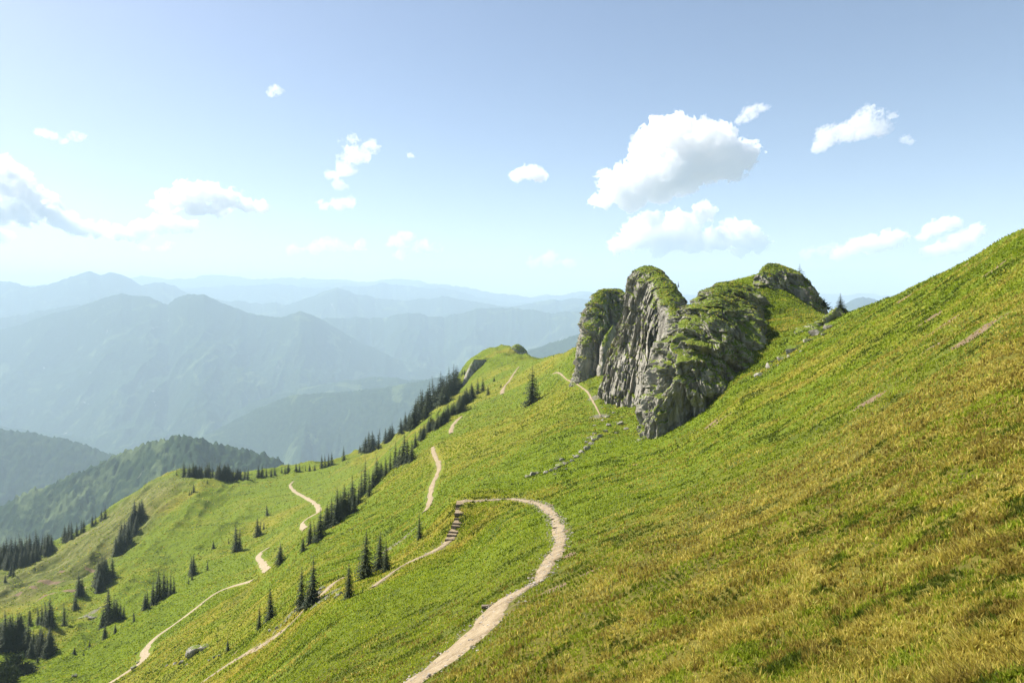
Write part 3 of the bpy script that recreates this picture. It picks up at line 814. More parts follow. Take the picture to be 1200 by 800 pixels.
def rock(name, pieces, label, cat='rock', mat=None, group=None, **kw):
    Vs, Fs, off = [], [], 0
    for i, (lv, amp) in enumerate(pieces):
        V, Fq = loft_rock(lv, amp=amp, seed=kw.get('seed', 0) + i * 31, nz=kw.get('nz', 420), na=kw.get('na', 900))
        Vs.append(V); Fs.append(Fq + off); off += len(V)
    V = np.concatenate(Vs); Fq = np.concatenate(Fs)
    # orient outward
    o = mesh_np(name, V, Fq, mat or M_ROCK, True)
    n = np.empty(len(o.data.polygons) * 3, np.float32); o.data.polygons.foreach_get('normal', n)
    c = V.mean(0); ctr = V[Fq].mean(1); n = n.reshape(-1, 3)
    if ((ctr - c) * n).sum(1).mean() < 0: o.data.flip_normals()
    if V[:, 1].mean() < 300: ROCK_SURF.append((V, Fq))
    return tag(o, label, cat, group)

rock('rock_pinnacle', [([(560,736,108,908,112,18),(517,739,109,908,113,18),(490,745,110,908,114,20),(460,757,111,907,116,22),(440,767,112,906,117,24),(420,775,114,904,119,24),(400,783,116,901,122,24),(380,792,119,898,126,24),(362,803,123,893,131,23),(350,817,127,888,136,21),(342,827,130,882,140,17),(336,837,134,876,144,12),(332,842,138,872,147,6),(330,852,141,866,148,2)], 1.0)],
    'broad nearest limestone pinnacle, its right face in deep shade', seed=100)
rock('rock_pinnacle', [([(530,712,172,805,130,24),(500,708,173,808,131,28),(480,705,174,812,132,30),(458,704,175,815,134,31),(430,711,174,815,137,31),(410,718,172,814,140,30),(395,723,170,813,143,29),(370,729,167,810,147,27),(358,734,165,803,150,25),(345,736,164,796,153,21),(334,738,163,789,155,17),(325,740,163,781,157,12),(318,744,162,777,158,8),(314,750,161,768,159,4),(311.5,756,160,763,160,1)], 1.0)],
    'tallest limestone pinnacle, middle of the three, mossy on its crown', seed=200)
rock('rock_pinnacle', [([(470,672,208,738,222,18),(440,676,212,738,225,20),(420,676,214,740,226,21),(405,677,215,741,227,21),(385,681,217,742,228,20),(370,685,219,742,229,18),(356,690,221,741,230,14),(347,695,223,737,230,10),(341,701,225,731,230,6),(338.5,708,226,724,230,1.5)], 1.2),
    ([(460,700,203,730,212,9),(430,701,205,733,215,10),(405,704,208,735,217,9),(392,709,210,736,218,6),(381,718,212,735,218,2)], 0.8)],
    'rounded green-topped limestone pinnacle farthest left of the three', seed=300)
rock('rock_crag', [([(385,882,143,968,146,9),(372,880,144,969,147,10),(360,878,145,967,148,10),(350,880,146,963,149,10),(340,880,146,958,149,10),(330,882,147,950,150,9),(322,884,147,938,150,7),(315,889,148,926,150,5),(310.5,896,148,915,150,2.5),(308.5,901,149,909,150,1)], 0.75)],
    'grey crag with grassy cap at the top of the grass saddle, dwarf pine behind', 'rock', seed=400, nz=160, na=420)
rock('rock_outcrop', [([(400,940,112,1003,120,6),(385,948,113,1003,121,7),(376,956,114,1002,121,6),(369,966,115,999,121,5),(364,974,116,994,121,4),(360,981,117,988,120,1)], 1.5)],
    'low dark outcrop on the skyline notch below a small conifer', 'rock', seed=500, nz=120, na=320)
rock('rock_outcrop', [([(430,596,492,621,496,14),(418,596.5,493,620,496,13),(412,597,493,618,496,12),(407,599,494,614,496,9),(404,602,494,610,496,5),(403,605,495,608,496,1)], 1.2)],
    'small grey knob of rock standing alone on the distant ridge', 'rock', seed=600, nz=90, na=200)
rock('rock_outcrop', [([(480,536,430,558,440,14),(458,540,432,563,442,14),(440,545,434,567,444,12),(430,549,436,569,446,9),(421,555,439,570,447,3)], 1.2)],
    'dark steep rock bluff on the ridge left of the distant knob', 'rock', seed=700, nz=90, na=200)

def boulder_mesh(name, seed, sub=4, flat=0.7):
    bm = bmesh.new(); bmesh.ops.create_icosphere(bm, subdivisions=sub, radius=1.0)
    V = np.array([v.co[:] for v in bm.verts])
    Fq = np.array([[v.index for v in f.verts] for f in bm.faces]); bm.free()
    rng = np.random.default_rng(seed)
    for k in range(16):                       # planar cuts give broken faces
        n = rng.normal(0, 1, 3); n /= np.linalg.norm(n); dd = rng.uniform(0.55, 0.85)
        s = V @ n; over = np.maximum(s - dd, 0); V = V - n * over[:, None] * 0.92
    V = V * (1 + 0.10 * fbm3(V[:, 0] * 2.5, V[:, 1] * 2.5, V[:, 2] * 2.5, 4, seed))[:, None]
    V[:, 2] *= flat
    return mesh_np(name, V, Fq, M_STONE, False, link=False)
BM = [boulder_mesh('boulder', 900 + k) for k in range(6)]
def boulder(u, v, wpx, label, group=None, k=0, sink=0.25, sy=1.0, sz=1.0, rot=None, mat=None):
    x, y, z = ground_at(u, v, fn=height)
    r = wpx / 2 / F * y
    me = BM[k % 6]
    if mat: me = me.copy(); me.materials[0] = mat
    o = bpy.data.objects.new('boulder', me); COL.objects.link(o)
    o.location = (x, y, z + r * sz * (0.7 - sink) * 0.5); o.scale = (r, r * sy, r * sz)
    o.rotation_euler = (random.uniform(-.3, .3), random.uniform(-.3, .3), random.uniform(0, 6.28) if rot is None else rot)
    return tag(o, label, 'boulder', group)
g1 = 'boulders tumbled down the gully below the pinnacles'
for i, (u, v, w) in enumerate(LB := [(618,558,8),(624,556,10),(631,554,7),(640,553,9),(646,551,7),(656,546,12),(662,543,10),(670,540,7),(676,535,8),(682,529,9),(688,525,10),(693,520,8),(698,515,12),(703,511,9),(697,508,6),(688,517,6),(651,549,6),(709,505,7),(713,498,8),(706,492,5)]):
    boulder(u, v + 1, w, ordinal_labels([q[0] for q in LB], 0, 'grey boulder', 'in the string of rubble below the pinnacles')[i], g1, i)
g3 = 'loose stones spread over the grass under the pinnacles'
for i, (u, v, w) in enumerate(LB := [(697,499,5),(712,489,8),(719,484,6),(727,497,9),(734,503,7),(706,478,5),(722,508,5),(684,531,4),(672,534,5),(664,550,4),(650,556,5),(627,562,4),(715,518,4),(730,489,5)]):
    boulder(u, v, w, ordinal_labels([q[0] for q in LB], 0, 'loose stone', 'on the grass under the pinnacles')[i], g3, i + 1, sz=0.8)
g2 = 'rocks among the spruces by the lower left footpath'
for i, (u, v, w) in enumerate(LB := [(372,697,14),(378,690,10),(366,703,9),(356,712,8),(383,702,7),(398,697,9),(394,700,6),(325,735,7),(317,739,6)]):
    boulder(u, v, w, ordinal_labels([q[0] for q in LB], 0, 'grey rock', 'at the feet of the spruces by the lower footpath')[i], g2, i + 2)
boulder(228, 765, 27, 'big dark boulder lying alone on the slope above the bottom edge', None, 1, sy=0.6, sz=0.75, rot=0.3)
boulder(240, 760, 14, 'smaller rock leaning on the right of the big dark boulder', None, 3)
for i, (u, v, w) in enumerate(LB := [(205,778,6),(212,777,7),(246,774,6),(252,770,7),(258,768,5),(219,779,4),(196,780,5)]):
    boulder(u, v, w, ordinal_labels([q[0] for q in LB], 0, 'pale stone', 'in the loose patch below the big dark boulder')[i], 'pale stones below the big dark boulder', i)
boulder(110, 723, 20, 'flat pale rock slab beside the spruce clump in the hollow', None, 4, sy=0.6, sz=0.35, rot=0.1)
boulder(96, 724, 9, 'small pale rock at the left end of the flat slab', None, 5, sz=0.5)
boulder(158, 783, 9, 'reddish-shadowed stone at the inner bend of the wide track', None, 0)
boulder(162, 777, 6, 'small stone just above the stone at the wide track bend', None, 2)
boulder(659, 539, 7, 'pale boulder a little above the string of rubble', None, 2)
boulder(87, 792, 7, 'pale stone near the bottom left corner meadow', None, 2)
for i, (u, v, w) in enumerate(LB := [(903,430,20),(917,421,17),(931,410,23),(946,399,18),(958,391,22),(890,440,14),(940,412,9),(972,384,18),(905,424,8),(912,428,6),(924,418,7),(936,406,8),(952,398,7),(965,392,8)]):
    boulder(u, v, w, ordinal_labels([q[0] for q in LB], 0, 'jagged rock', 'on the broken edge below the grass saddle')[i], 'broken rocks along the edge of the grass saddle', i, sz=0.9, sy=0.7, sink=0.7, mat=M_ROCK)

# ------------------------------------------------------------------ spruces
def mat_needles():
    s = NT('spruce_needles')
    oi = s.n('ShaderNodeObjectInfo')
    v = s.mapping((1, 1, 1)); n = s.noise(v, 2.2, 3, 0.6)
    c = s.ramp(n, [(0.3, (0.010, 0.021, 0.008)), (0.7, (0.032, 0.052, 0.016))])
    c2 = s.mix(s.math('MULTIPLY', oi.outputs['Random'], 0.75), c, (0.045, 0.062, 0.016))
    return s.bsdf(c2, 0.75, 0.25, trans=0.22)
def mat_bark():
    s = NT('spruce_bark'); v = s.mapping((6, 6, 1.5)); n = s.noise(v, 2.0, 4, 0.6)
    return s.bsdf(s.ramp(n, [(0.3, (0.06, 0.045, 0.035)), (0.7, (0.16, 0.13, 0.10))]), 0.95, 0.1)
M_NEEDLE = mat_needles(); M_BARK = mat_bark()
def spruce_meshes(seed, slim=0.17, ragged=0.3, lean=0.0):
    rng = np.random.default_rng(seed)
    V = []; T = []
    nlev = 30
    def tri(a, b, c):
        i = len(V); V.extend((a, b, c)); T.append((i, i + 1, i + 2))
    for l in range(nlev):
        f = (l + rng.uniform(-.3, .3)) / nlev
        z = 0.05 + 0.93 * f
        R = slim * (1 - f) ** 0.85 * (1 + rng.uniform(-ragged, ragged) * 0.5) + 0.008
        nb = int(10 - 4 * f)
        a0 = rng.uniform(0, 6.28)
        for b in range(nb):
            if rng.random() < 0.10: continue
            a = a0 + b * 2 * math.pi / nb + rng.uniform(-.25, .25)
            L = R * rng.uniform(1 - ragged, 1.1)
            droop = (0.35 + 0.35 * (1 - f)) * L
            d = np.array([math.cos(a), math.sin(a), 0]); p = np.array([-math.sin(a), math.cos(a), 0])
            ns = 4
            base = np.array([0, 0, z])
            for k in range(ns):
                s0 = 0.08 + 0.92 * k / ns; s1 = 0.08 + 0.92 * (k + 1) / ns
                c0 = base + d * L * s0 + np.array([0, 0, -droop * s0 + 0.28 * droop * s0 * s0]); c1 = base + d * L * s1 + np.array([0, 0, -droop * s1 + 0.28 * droop * s1 * s1])
                wd = L * 0.34 * (1 - s0 * 0.75)
                dz = np.array([0, 0, -0.10 * L])
                for sg in (-1, 1):
                    tri(c0, c1, c0 * 0.35 + c1 * 0.65 + p * sg * wd * rng.uniform(.7, 1.2) + dz * rng.uniform(.2, 1.5))
                tri(c0, c1, (c0 + c1) / 2 + np.array([0, 0, -0.16 * L * rng.uniform(.5, 1.3)]) + d * L * 0.05)
    V = np.array(V); V[:, 0] += lean * V[:, 2] ** 2
    crown = mesh_np('crown', V, np.array(T), M_NEEDLE, False, link=False)
    # trunk
    tv = []; tf = []; n = 8; hs = [0, 0.03, 0.3, 0.7, 0.985]; rs = [0.020, 0.014, 0.010, 0.005, 0.001]
    for h, r in zip(hs, rs):
        for k in range(n): tv.append((r * math.cos(k * 6.2832 / n) + lean * h * h, r * math.sin(k * 6.2832 / n), h - (0.04 if h == 0 else 0)))
    for i in range(len(hs) - 1):
        for k in range(n): tf.append((i * n + k, i * n + (k + 1) % n, (i + 1) * n + (k + 1) % n, (i + 1) * n + k))
    trunk = mesh_np('trunk', np.array(tv), np.array(tf), M_BARK, True, link=False)
    return crown, trunk
SPR = [spruce_meshes(1, .19, .28), spruce_meshes(2, .17, .35), spruce_meshes(3, .19, .25), spruce_meshes(4, .145, .30), spruce_meshes(5, .17, .4, 0.03), spruce_meshes(6, .22, .25), spruce_meshes(7, .15, .55, -0.04), spruce_meshes(8, .24, .4), spruce_meshes(9, .18, .5), spruce_meshes(10, .13, .45, 0.05)]
def spruce(u, v, hpx, label, group=None, k=None, wide=1.0, name='spruce_tree', loc=None):
    x, y, z = loc or ground_at(u, v, fn=height)
    H = hpx / F * y
    k = random.choice((0, 1, 2, 3, 4, 6, 7, 8, 9)) if k is None else k
    r = bpy.data.objects.new(name, None); COL.objects.link(r)
    r.location = (x, y, z - 0.02 * H); H *= random.uniform(0.85, 1.2) if group else 1.08; w = H * wide * random.uniform(0.95, 1.4)
    r.scale = (w, w, H * 1.03); r.rotation_euler = (random.uniform(-.03, .03), random.uniform(-.03, .03), random.uniform(0, 6.28))
    r.empty_display_size = 0.1
    tag(r, label, 'tree', group)
    for nm, me in (('crown', SPR[k][0]), ('trunk', SPR[k][1])):
        c = bpy.data.objects.new(nm, me); COL.objects.link(c); c.parent = r
    return r
def clump(pts, label, group, **kw):
    noun = 'dark spruce' if 'dark' in label.split()[:2] else 'spruce'
    where = label.split('spruce ', 1)[1] if 'spruce ' in label else label
    labs = ordinal_labels([p[0] for p in pts], [p[2] for p in pts], noun, where) if group else [label] * len(pts)
    for p, lb in zip(pts, labs): spruce(p[0], p[1], p[2] * kw.get('hs', 1.0), lb, group, wide=kw.get('wide', 1.0))
def along(a, b, n, spread, h0, h1, seed):
    rg = np.random.default_rng(seed); out = []
    for i in range(n):
        t = (i + rg.uniform(-.4, .4)) / n
        out.append((a[0] + (b[0] - a[0]) * t + rg.normal(0, spread), a[1] + (b[1] - a[1]) * t + rg.normal(0, spread * .5), rg.uniform(h0, h1)))
    return out
clump([(363,637,33),(375,632,35),(369,635,30),(383,618,30),(388,616,34),(395,613,38),(403,605,34),(399,608,30),(415,600,31),(409,603,28),(413,590,33),(423,583,30),(427,578,35),(433,581,28),(420,590,33),(442,567,29),(437,572,26),(452,557,27),(457,552,29),(447,560,22),(463,547,27),(473,543,34),(468,545,25),(483,540,24),(478,541,28),(487,524,23)],
      'dark spruce in the row climbing the spur', 'spruces in the row climbing the spur', wide=1.15)
clump([(422,530,9),(432,528,20),(437,528,25),(443,526,24),(428,529,17),(452,518,15),(457,515,14),(460,513,18),(470,507,17),(475,504,19)] + along((478,504),(536,456),40,2.5,20,34,5) + along((541,440),(546,438),2,.3,8,9,6),
      'spruce in the dense wood on the ridge skyline', 'spruces of the skyline wood', wide=1.6)
clump(along((494,516),(562,462),34,3.0,13,20,7), 'spruce in the dark lower belt in front of the skyline wood', 'spruces of the dark belt under the skyline wood', wide=1.8)
clump([(403,539,16)], 'single spruce on the skyline left of the ridge wood', None)
clump([(377,548,15),(381,547,18),(385,546,14),(389,545,18)], 'spruce in the group of four on the skyline above the winding track', 'four spruces above the winding track')
clump([(347,553,9),(351,553,10),(358,552,8),(363,552,9),(369,551,8)], 'tiny spruce in the short hedge-like line on the skyline', 'tiny spruces in a skyline line')
clump([(330,554,11),(334,554,13),(338,554,12)], 'spruce in the tight trio on the skyline behind the knoll', 'trio of skyline spruces')
clump([(303,559,12),(307,559,14),(312,558,14),(318,558,11),(322,557,10)], 'spruce right of the gap in the knoll top wood', 'spruces right of the knoll gap')
clump(along((217,559),(250,559),15,.8,11,16,8) + along((254,561),(284,562),14,.8,12,17,9) + [(287,562,11),(290,562,12)], 'spruce in the black wood crowning the green knoll', 'spruces crowning the knoll', wide=1.5, hs=1.15)
spruce(207,557,8,'little spruce alone left of the wood on the knoll')
clump([(227,577,11),(222,580,8),(224,579,7)], 'spruce in the little group on the open knoll meadow', 'spruces on the knoll meadow')
spruce(243,567,6,'tiny lone conifer on the knoll meadow under the black wood')
spruce(313,604,14,'lone spruce on the bowl slope left of the winding track')
clump([(302,627,21),(305,626,17),(309,620,11)], 'spruce of the small group above the twin spruces in the bowl', 'spruces above the twins')
clump([(277,646,31),(281,645,29)], 'spruce of the tall twins in the middle of the bowl', 'tall twin spruces')
spruce(250,642,9,'small spruce left of the tall twin spruces')
spruce(268,637,6,'very small spruce between the lone small one and the tall twins')
clump([(227,673,25),(224,672,20),(221,684,9),(225,679,8)], 'spruce in the ragged group at the left end of the track meadow', 'ragged group by the track meadow')
spruce(243,668,14,'narrow spruce just right of the ragged group')
clump([(200,697,25),(204,695,18),(192,700,33),(196,698,26),(187,704,36),(183,706,40),(179,709,30),(173,713,24),(170,714,18)], 'black spruce in the compact wedge-shaped clump above the wide track', 'wedge-shaped spruce clump')
spruce(328,661,24,'broad spruce beside the short track bend', k=2, wide=1.15)
clump([(355,646,17)], 'small spruce at the lower end of the spur row', None)
clump([(125,733,41),(129,731,38),(133,728,30),(121,735,28),(137,727,24),(141,726,19),(145,725,15)], 'spruce in the dark clump right of the flat pale slab', 'spruces right of the pale slab')
spruce(123,747,16,'low spruce in front of the dark clump, left one', k=2)
spruce(135,742,12,'low spruce in front of the dark clump, right one', k=2)
spruce(157,729,14,'small solitary spruce between the dark clump and the wide track')
spruce(105,758,8,'little bushy conifer on the meadow above the reddish rim', k=5)
spruce(87,766,8,'little bushy conifer farther left on the same meadow', k=5)
spruce(98,768,5,'smallest bushy conifer between the two little ones', k=5)
spruce(75,733,26,'well-shaped spruce left of the pale slab')
clump([(93,697,28),(96,696,24),(87,716,20),(89,713,18)], 'slender spruce at the foot of the streaked slope', 'spruces at the foot of the streaked slope')
clump(along((168,606),(136,655),22,2.6,18,27,10) + along((128,676),(113,696),10,2.6,24,36,11), 'spruce in the steep strip of wood running down the streaked slope', 'spruces of the steep strip', wide=1.3)
clump(along((-5,664),(62,645),34,2.5,20,28,12) + along((2,668),(50,655),14,3,18,26,21), 'spruce in the shaded wood at the left edge behind the streaked slope', 'spruces of the shaded left wood', wide=1.2)
clump([(16,676,20),(13,674,17),(6,682,12)], 'spruce standing forward of the shaded left wood', 'spruces forward of the left wood')
clump([(76,634,20),(80,633,22),(84,632,20),(90,628,18),(95,625,22),(98,624,19)], 'spruce in the group on the skyline of the streaked slope', 'spruces on the streaked skyline')
clump([(108,616,15),(119,610,16),(123,608,16),(112,613,11)], 'spruce in the upper pair on the skyline of the streaked slope', 'upper spruces on the streaked skyline')
clump([(35,732,18),(45,731,26),(49,731,22),(58,734,33),(54,733,26),(62,733,24)], 'spruce at the back of the wood in the lower left corner', 'back spruces of the corner wood')
clump(along((-4,762),(30,758),18,2.5,32,44,13) + along((34,768),(62,768),12,2,22,38,14), 'spruce in the front of the wood in the lower left corner', 'front spruces of the corner wood', wide=1.2)
spruce(44,776,8,'tiny spruce in the grass before the corner wood')
spruce(428,677,54,'tallest spruce of the three beneath the timber steps', k=1)
spruce(445,667,44,'middle spruce of the three beneath the timber steps', k=1)
spruce(453,669,36,'rightmost spruce of the three beneath the timber steps', k=0)
spruce(409,700,41,'broad single spruce on the rock below the three tall ones', k=2)
spruce(492,632,31,'thin dark spruce on the rocky bank left of the timber steps', k=3)
spruce(366,708,54,'tall right spruce of the pair above the lower left footpath', k=0)
spruce(353,714,50,'tall left spruce of the pair above the lower left footpath', k=1)
spruce(361,712,22,'short spruce between the tall pair above the footpath')
spruce(317,725,38,'slim spruce left of the tall pair', k=3)
spruce(304,736,27,'short thin spruce farthest left of the footpath clump', k=3)
spruce(267,763,15,'small spruce right of the big dark boulder', k=1)
spruce(624,472,41,'wide solitary dark spruce on the green slope left of the pinnacles', k=7, wide=1.3)
spruce(566,458,17,'small spruce on the ridge meadow below the dark bluff', k=2)
spruce(572,463,12,'smaller spruce just below its neighbour on the ridge meadow', k=2)
spruce(579,447,6,'bushy dot of a tree near the pale ridge path', k=5)
spruce(587,454,5,'low bush-like spruce beside the pale ridge path', k=5)
spruce(985,365,21,'little pointed conifer on top of the low dark outcrop', k=5, wide=1.3, loc=(0.48125*118, 118.0, (HV - 365) / F * 118))
spruce(975,366,9,'tiny conifer left of the little pointed one on the skyline', k=2, loc=(0.46875*124, 124.0, (HV - 367) / F * 124))
spruce(797,334,7,'minute conifer on the right shoulder of the tallest pinnacle', k=3, loc=(0.24375*164, 164.0, (HV - 336) / F * 164))

# dwarf pine leaning from the crag: foliage made of many needle sprays over several limbs
def shrub(name, x, y, z, rx, ry, rz, n, label, cat, lean=(0, 0), seed=0, leafsz=0.12, mat=None, group=None):
    rg = np.random.default_rng(seed)
    root = bpy.data.objects.new(name, None); COL.objects.link(root); root.location = (x, y, z); tag(root, label, cat, group)
    V = []; T = []
    cen = rg.normal(0, 0.5, (14, 3)); cen /= np.maximum(1, np.linalg.norm(cen, axis=1))[:, None] ; cen[:, 2] = np.abs(cen[:, 2])
    for i in range(n):
        c = cen[rg.integers(14)]; p = c + rg.normal(0, 0.2, 3)
        p = np.array([p[0] * rx + lean[0] * p[2], p[1] * ry + lean[1] * p[2], max(p[2], 0.02) * rz])
        d = rg.normal(0, 1, (2, 3)) * leafsz
        d[0] += np.array([p[0], p[1], abs(p[2])]) / (np.linalg.norm(p) + .01) * leafsz
        k = len(V); V += [p, p + d[0] * 1.6, p + d[1] * 0.7]; T.append((k, k + 1, k + 2))
    o = mesh_np('crown', np.array(V), np.array(T), mat or M_NEEDLE, False, parent=root)
    tv = []; tf = []
    for j in range(5):
        a = np.array([0, 0, -0.3]); b = np.array([cen[j][0] * rx * .7 + lean[0] * cen[j][2] * .7, cen[j][1] * ry * .7, cen[j][2] * rz * .7]); k0 = len(tv)
        for q, r in ((a, 0.05 * rz), (b, 0.015 * rz)):
            for k in range(6): tv.append((q[0] + r * math.cos(k * 1.047), q[1] + r * math.sin(k * 1.047), q[2]))
        for k in range(6): tf.append((k0 + k, k0 + (k + 1) % 6, k0 + 6 + (k + 1) % 6, k0 + 6 + k))
    mesh_np('trunk', np.array(tv), np.array(tf), M_BARK, True, parent=root)
    return root
def wz(v, y): return (HV - v) / F * y
for u_, v_, h_, y_, lb in ((937, 343, 33, 149.5, 'tallest of the dark conifers huddled behind the grey crag'), (943, 348, 31, 148.5, 'middle one of the dark conifers huddled behind the grey crag'), (949, 354, 27, 147.5, 'lowest right of the dark conifers huddled behind the grey crag')):
    spruce(u_, v_, h_, lb, 'dark conifers behind the crag', k=7, wide=1.5, name='pine_tree', loc=((u_ - 600) / F * y_, y_, wz(v_, y_)))
shrub('dwarf_pine', 0.452 * 147, 147, wz(362, 147), 2.3, 2.0, 2.2, 4000, 'low dark dwarf pine spilling off the right foot of the crag', 'tree', lean=(-1.5, 0), seed=2, leafsz=0.2)
x_, y_, z_ = ground_at(18, 790, fn=height)
shrub('leafy_shrub', x_, y_, z_, 3.6, 3.0, 3.6, 4500, 'round dark leafy bush in the bottom left corner', 'shrub', seed=3, leafsz=0.5)
x_, y_, z_ = ground_at(8, 800, fn=height)
shrub('leafy_shrub', x_, y_, z_, 3.0, 3.0, 3.0, 3000, 'smaller leafy bush cut by the bottom left corner', 'shrub', seed=4, leafsz=0.4)

# ------------------------------------------------------------------ grass
def mat_blades():
    s = NT('grass_blades')
    d = s.attr('dry'); t = s.attr('tint')
    g = s.ramp(t, [(0.0, (0.04, 0.06, 0.008)), (0.5, (0.195, 0.275, 0.011)), (1.0, (0.36, 0.42, 0.028))])
    y = s.ramp(t, [(0.0, (0.16, 0.11, 0.025)), (0.5, (0.49, 0.39, 0.065)), (1.0, (0.64, 0.54, 0.17))])
    return s.bsdf(s.mix(d, g, y), 0.7, 0.2, trans=0.45)
def rock_tufts(rg):
    """grass and moss tufts growing on the flatter ledges of the rocks"""
    P = []
    for V, Fq in ROCK_SURF:
        A, B, C, D = (V[Fq[:, i]] for i in range(4))
        nn = np.cross(C - A, D - B); ar = np.linalg.norm(nn, axis=1) + 1e-9; nz = np.abs(nn[:, 2]) / ar; ar = ar / 2
        c = (A + C) / 2
        w = ar * smooth(nz + 0.5 * fbm3(c[:, 0] / 2, c[:, 1] / 2, c[:, 2] / 2, 3, 8), 0.66, 0.85)
        k = int(min(16000, w.sum() * 12)); i = rg.choice(len(w), k, p=w / w.sum())
        a, b = rg.random((2, k, 1))
        P.append(A[i] * (1 - a) * (1 - b) + B[i] * a * (1 - b) + C[i] * a * b + D[i] * (1 - a) * b)
    P = np.concatenate(P); n = len(P); r = np.hypot(P[:, 0], P[:, 1])
    h = r * 0.0013 * rg.uniform(0.5, 1.6, n); w = r * 0.0009 * rg.uniform(.6, 1.4, n)
    a = rg.uniform(0, 6.283, n); l = rg.normal(0, 0.5, (n, 2)) * h[:, None]
    s = np.c_[np.cos(a) * w, np.sin(a) * w, 0 * w]; tip = np.c_[l, h]
    P[:, 2] -= 0.05
    V = np.stack([P - s, P + s, P - s * .8 + tip * .5, P + s * .8 + tip * .5, P + tip], 1).reshape(-1, 3)
    b = np.arange(n) * 5
    T = np.concatenate([np.stack([b, b + 1, b + 3], 1), np.stack([b, b + 3, b + 2], 1), np.stack([b + 2, b + 3, b + 4], 1)])
    pt = fbm3(P[:, 0] / 3, P[:, 1] / 3, P[:, 2] / 3, 3, 18)
    dry = np.clip((rg.random(n) < 0.25 + 0.6 * pt) * rg.uniform(.5, 1, n), 0, 1); tint = np.clip(rg.normal(0.35, 0.2, n) + 0.5 * pt, 0, 1)
    return V, T, dry, tint
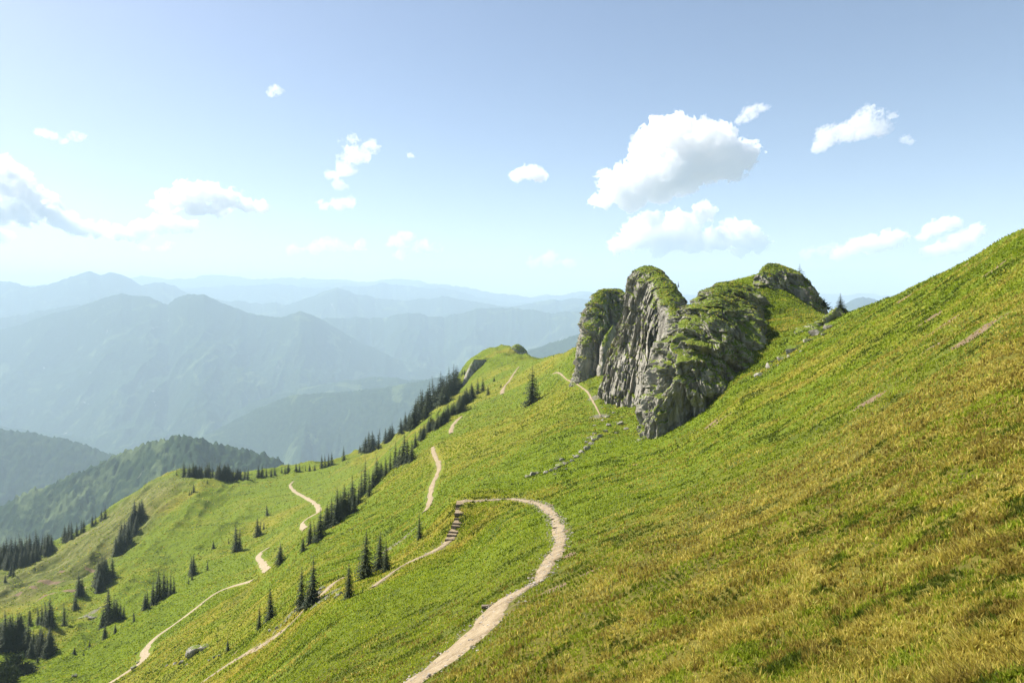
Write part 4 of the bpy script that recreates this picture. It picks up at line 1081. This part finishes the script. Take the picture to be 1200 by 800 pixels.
def build_grass(N=760000):
    rg = np.random.default_rng(77)
    # density follows how large the ground shows, out to the ridge
    phs = np.radians(np.linspace(-40, 40, 401)); Ls = np.linspace(math.log(3.6), math.log(560), 640)
    A, B = np.meshgrid(phs, Ls, indexing='ij')
    row = HV - F * base_t(A, B) / np.cos(A)
    dv = np.maximum(-(np.diff(row, axis=1)), 0.35)[:-1, :]
    colw = (F / np.cos(A[:-1, :-1]) ** 2)
    W = dv * colw * (row[:-1, :-1] < 900); W = W / W.sum()
    cnt = rg.multinomial(N, W.ravel())
    cell = np.repeat(np.arange(W.size), cnt); ci, cj = np.unravel_index(cell, W.shape)
    ph = phs[ci] + rg.random(len(ci)) * (phs[1] - phs[0]); L = Ls[cj] + rg.random(len(ci)) * (Ls[1] - Ls[0])
    r = np.exp(L); x = r * np.sin(ph); y = r * np.cos(ph)
    # draw roots together into tufts
    tx = np.floor(x / 0.16 + 0.5); ty = np.floor(y / 0.16 + 0.5)
    hx = _hash(tx.astype(np.int64), ty.astype(np.int64), (tx * 0).astype(np.int64), 5); hy = _hash(tx.astype(np.int64), ty.astype(np.int64), (tx * 0).astype(np.int64), 6)
    near = (r < 30)
    pull = np.where(near, rg.random(len(x)) * 0.75, 0)
    x = x + ((tx + hx * 0.35) * 0.16 - x) * pull; y = y + ((ty + hy * 0.35) * 0.16 - y) * pull
    pm = path_mask(x, y, -0.15)
    soil = np.maximum(dist_to(x, y, SOIL), dist_to(x, y, SCREE) * 0.8)
    bare = smooth(fbm2(x / 0.7, y / 0.7, 3, 31), 0.30, 0.5)
    fade = smooth(r, 150, 420)
    keep = (pm < np.where(r > 130, 0.6, np.where(r > 60, 0.85, 0.98))) & (rg.random(len(x)) > fade * 0.8) & (rg.random(len(x)) > soil * 0.85) & (rg.random(len(x)) > bare * 0.85 * (r < 60))
    x, y, r, near, pm = x[keep], y[keep], r[keep], near[keep], pm[keep]
    z = height(x, y); n = len(x)
    nz_ = smooth(r, 8, 30)
    patch = fbm2(x / 3.0, y / 1.5, 4, 33) * nz_ + fbm2(x / 0.9, y / 0.9, 3, 34) * (1 - nz_)
    tall = 0.6 + 0.9 * smooth(fbm2(x / 0.55, y / 0.55, 3, 35), -0.3, 0.5)
    zone = 1 - smooth(r, 14, 48)
    streak = fbm2(x / 16.0, y / 4.0, 4, 37) * (0.35 + 0.65 * nz_)
    dprob = np.clip(0.18 + 0.40 * zone + 1.0 * patch + 1.05 * streak + 0.7 * fbm2(x / 0.6, y / 0.6, 2, 41) * zone, 0.02, 0.92)
    lush = dist_to(x, y, LUSH); dprob = np.clip(dprob - 0.55 * lush, 0.02, 0.92)
    dsp = (rg.random(n) < dprob) * rg.uniform(0.6, 1.0, n) + rg.uniform(0, 0.2, n); fz = smooth(r, 20, 110) * 0.7; dry = np.clip(dsp * (1 - fz) + (dprob * 0.9) * fz, 0, 1)
    tint = np.clip(0.5 + rg.normal(0, 1, n) * (0.22 - 0.12 * smooth(r, 20, 120)) + 0.35 * fbm2(x / 0.8, y / 0.8, 3, 39) + 0.12 * dist_to(x, y, LUSH), 0, 1)
    shrubby = np.where(r < 22, smooth(fbm2(x / 0.8, y / 0.7, 3, 53), 0.26, 0.40), smooth(fbm2(x / 3.2, y / 1.6, 4, 51) + 0.25 * fbm2(x / 20, y / 12, 2, 52), 0.28, 0.38))
    tint = tint * (1 - 0.75 * shrubby); dry = dry * (1 - 0.8 * shrubby)
    brown = (fbm2(x / 0.5, y / 0.45, 3, 57) > 0.27) & (r < 40) & (rg.random(n) < 0.7)
    dry = np.where(brown, 0.9, dry); tint = np.where(brown, rg.uniform(0.0, 0.3, n), tint)
    hgt = rg.uniform(0.04, 0.12, n) * tall * (1 - 0.6 * pm) * np.where(dry > 0.5, 1.25, 0.9)
    hgt = np.maximum(hgt, np.minimum(r * 0.0022, 0.14 + r * 0.0006) * rg.uniform(0.6, 1.4, n))
    wd = np.maximum(0.0045 * rg.uniform(0.7, 1.6, n), r * 0.00075 * rg.uniform(0.7, 1.5, n))
    a = rg.uniform(0, 6.283, n); la = rg.uniform(0, 6.283, n); ln = hgt * rg.uniform(0.1, 0.9, n)
    sx, sy = np.cos(a) * wd, np.sin(a) * wd
    lx, ly = np.cos(la) * ln - 0.12 * hgt, np.sin(la) * ln
    P0 = np.c_[x - sx, y - sy, z - 0.02]; P1 = np.c_[x + sx, y + sy, z - 0.02]
    M0 = np.c_[x - sx * .8 + lx * .35, y - sy * .8 + ly * .35, z + hgt * .6]; M1 = np.c_[x + sx * .8 + lx * .35, y + sy * .8 + ly * .35, z + hgt * .6]
    TP = np.c_[x + lx, y + ly, z + hgt * 0.95]
    V = np.stack([P0, P1, M0, M1, TP], 1).reshape(-1, 3)
    b = np.arange(n) * 5
    T = np.concatenate([np.stack([b, b + 1, b + 3], 1), np.stack([b, b + 3, b + 2], 1), np.stack([b + 2, b + 3, b + 4], 1)])
    EX = rock_tufts(rg)
    V = np.concatenate([V, EX[0]]); T = np.concatenate([T, EX[1] + 5 * n]); dry = np.r_[dry, EX[2]]; tint = np.r_[tint, EX[3]]
    o = mesh_np('grass', V, T, mat_blades(), False, attrs={'dry': np.repeat(dry, 5), 'tint': np.repeat(tint, 5)})
    tag(o, kind='stuff')
build_grass()
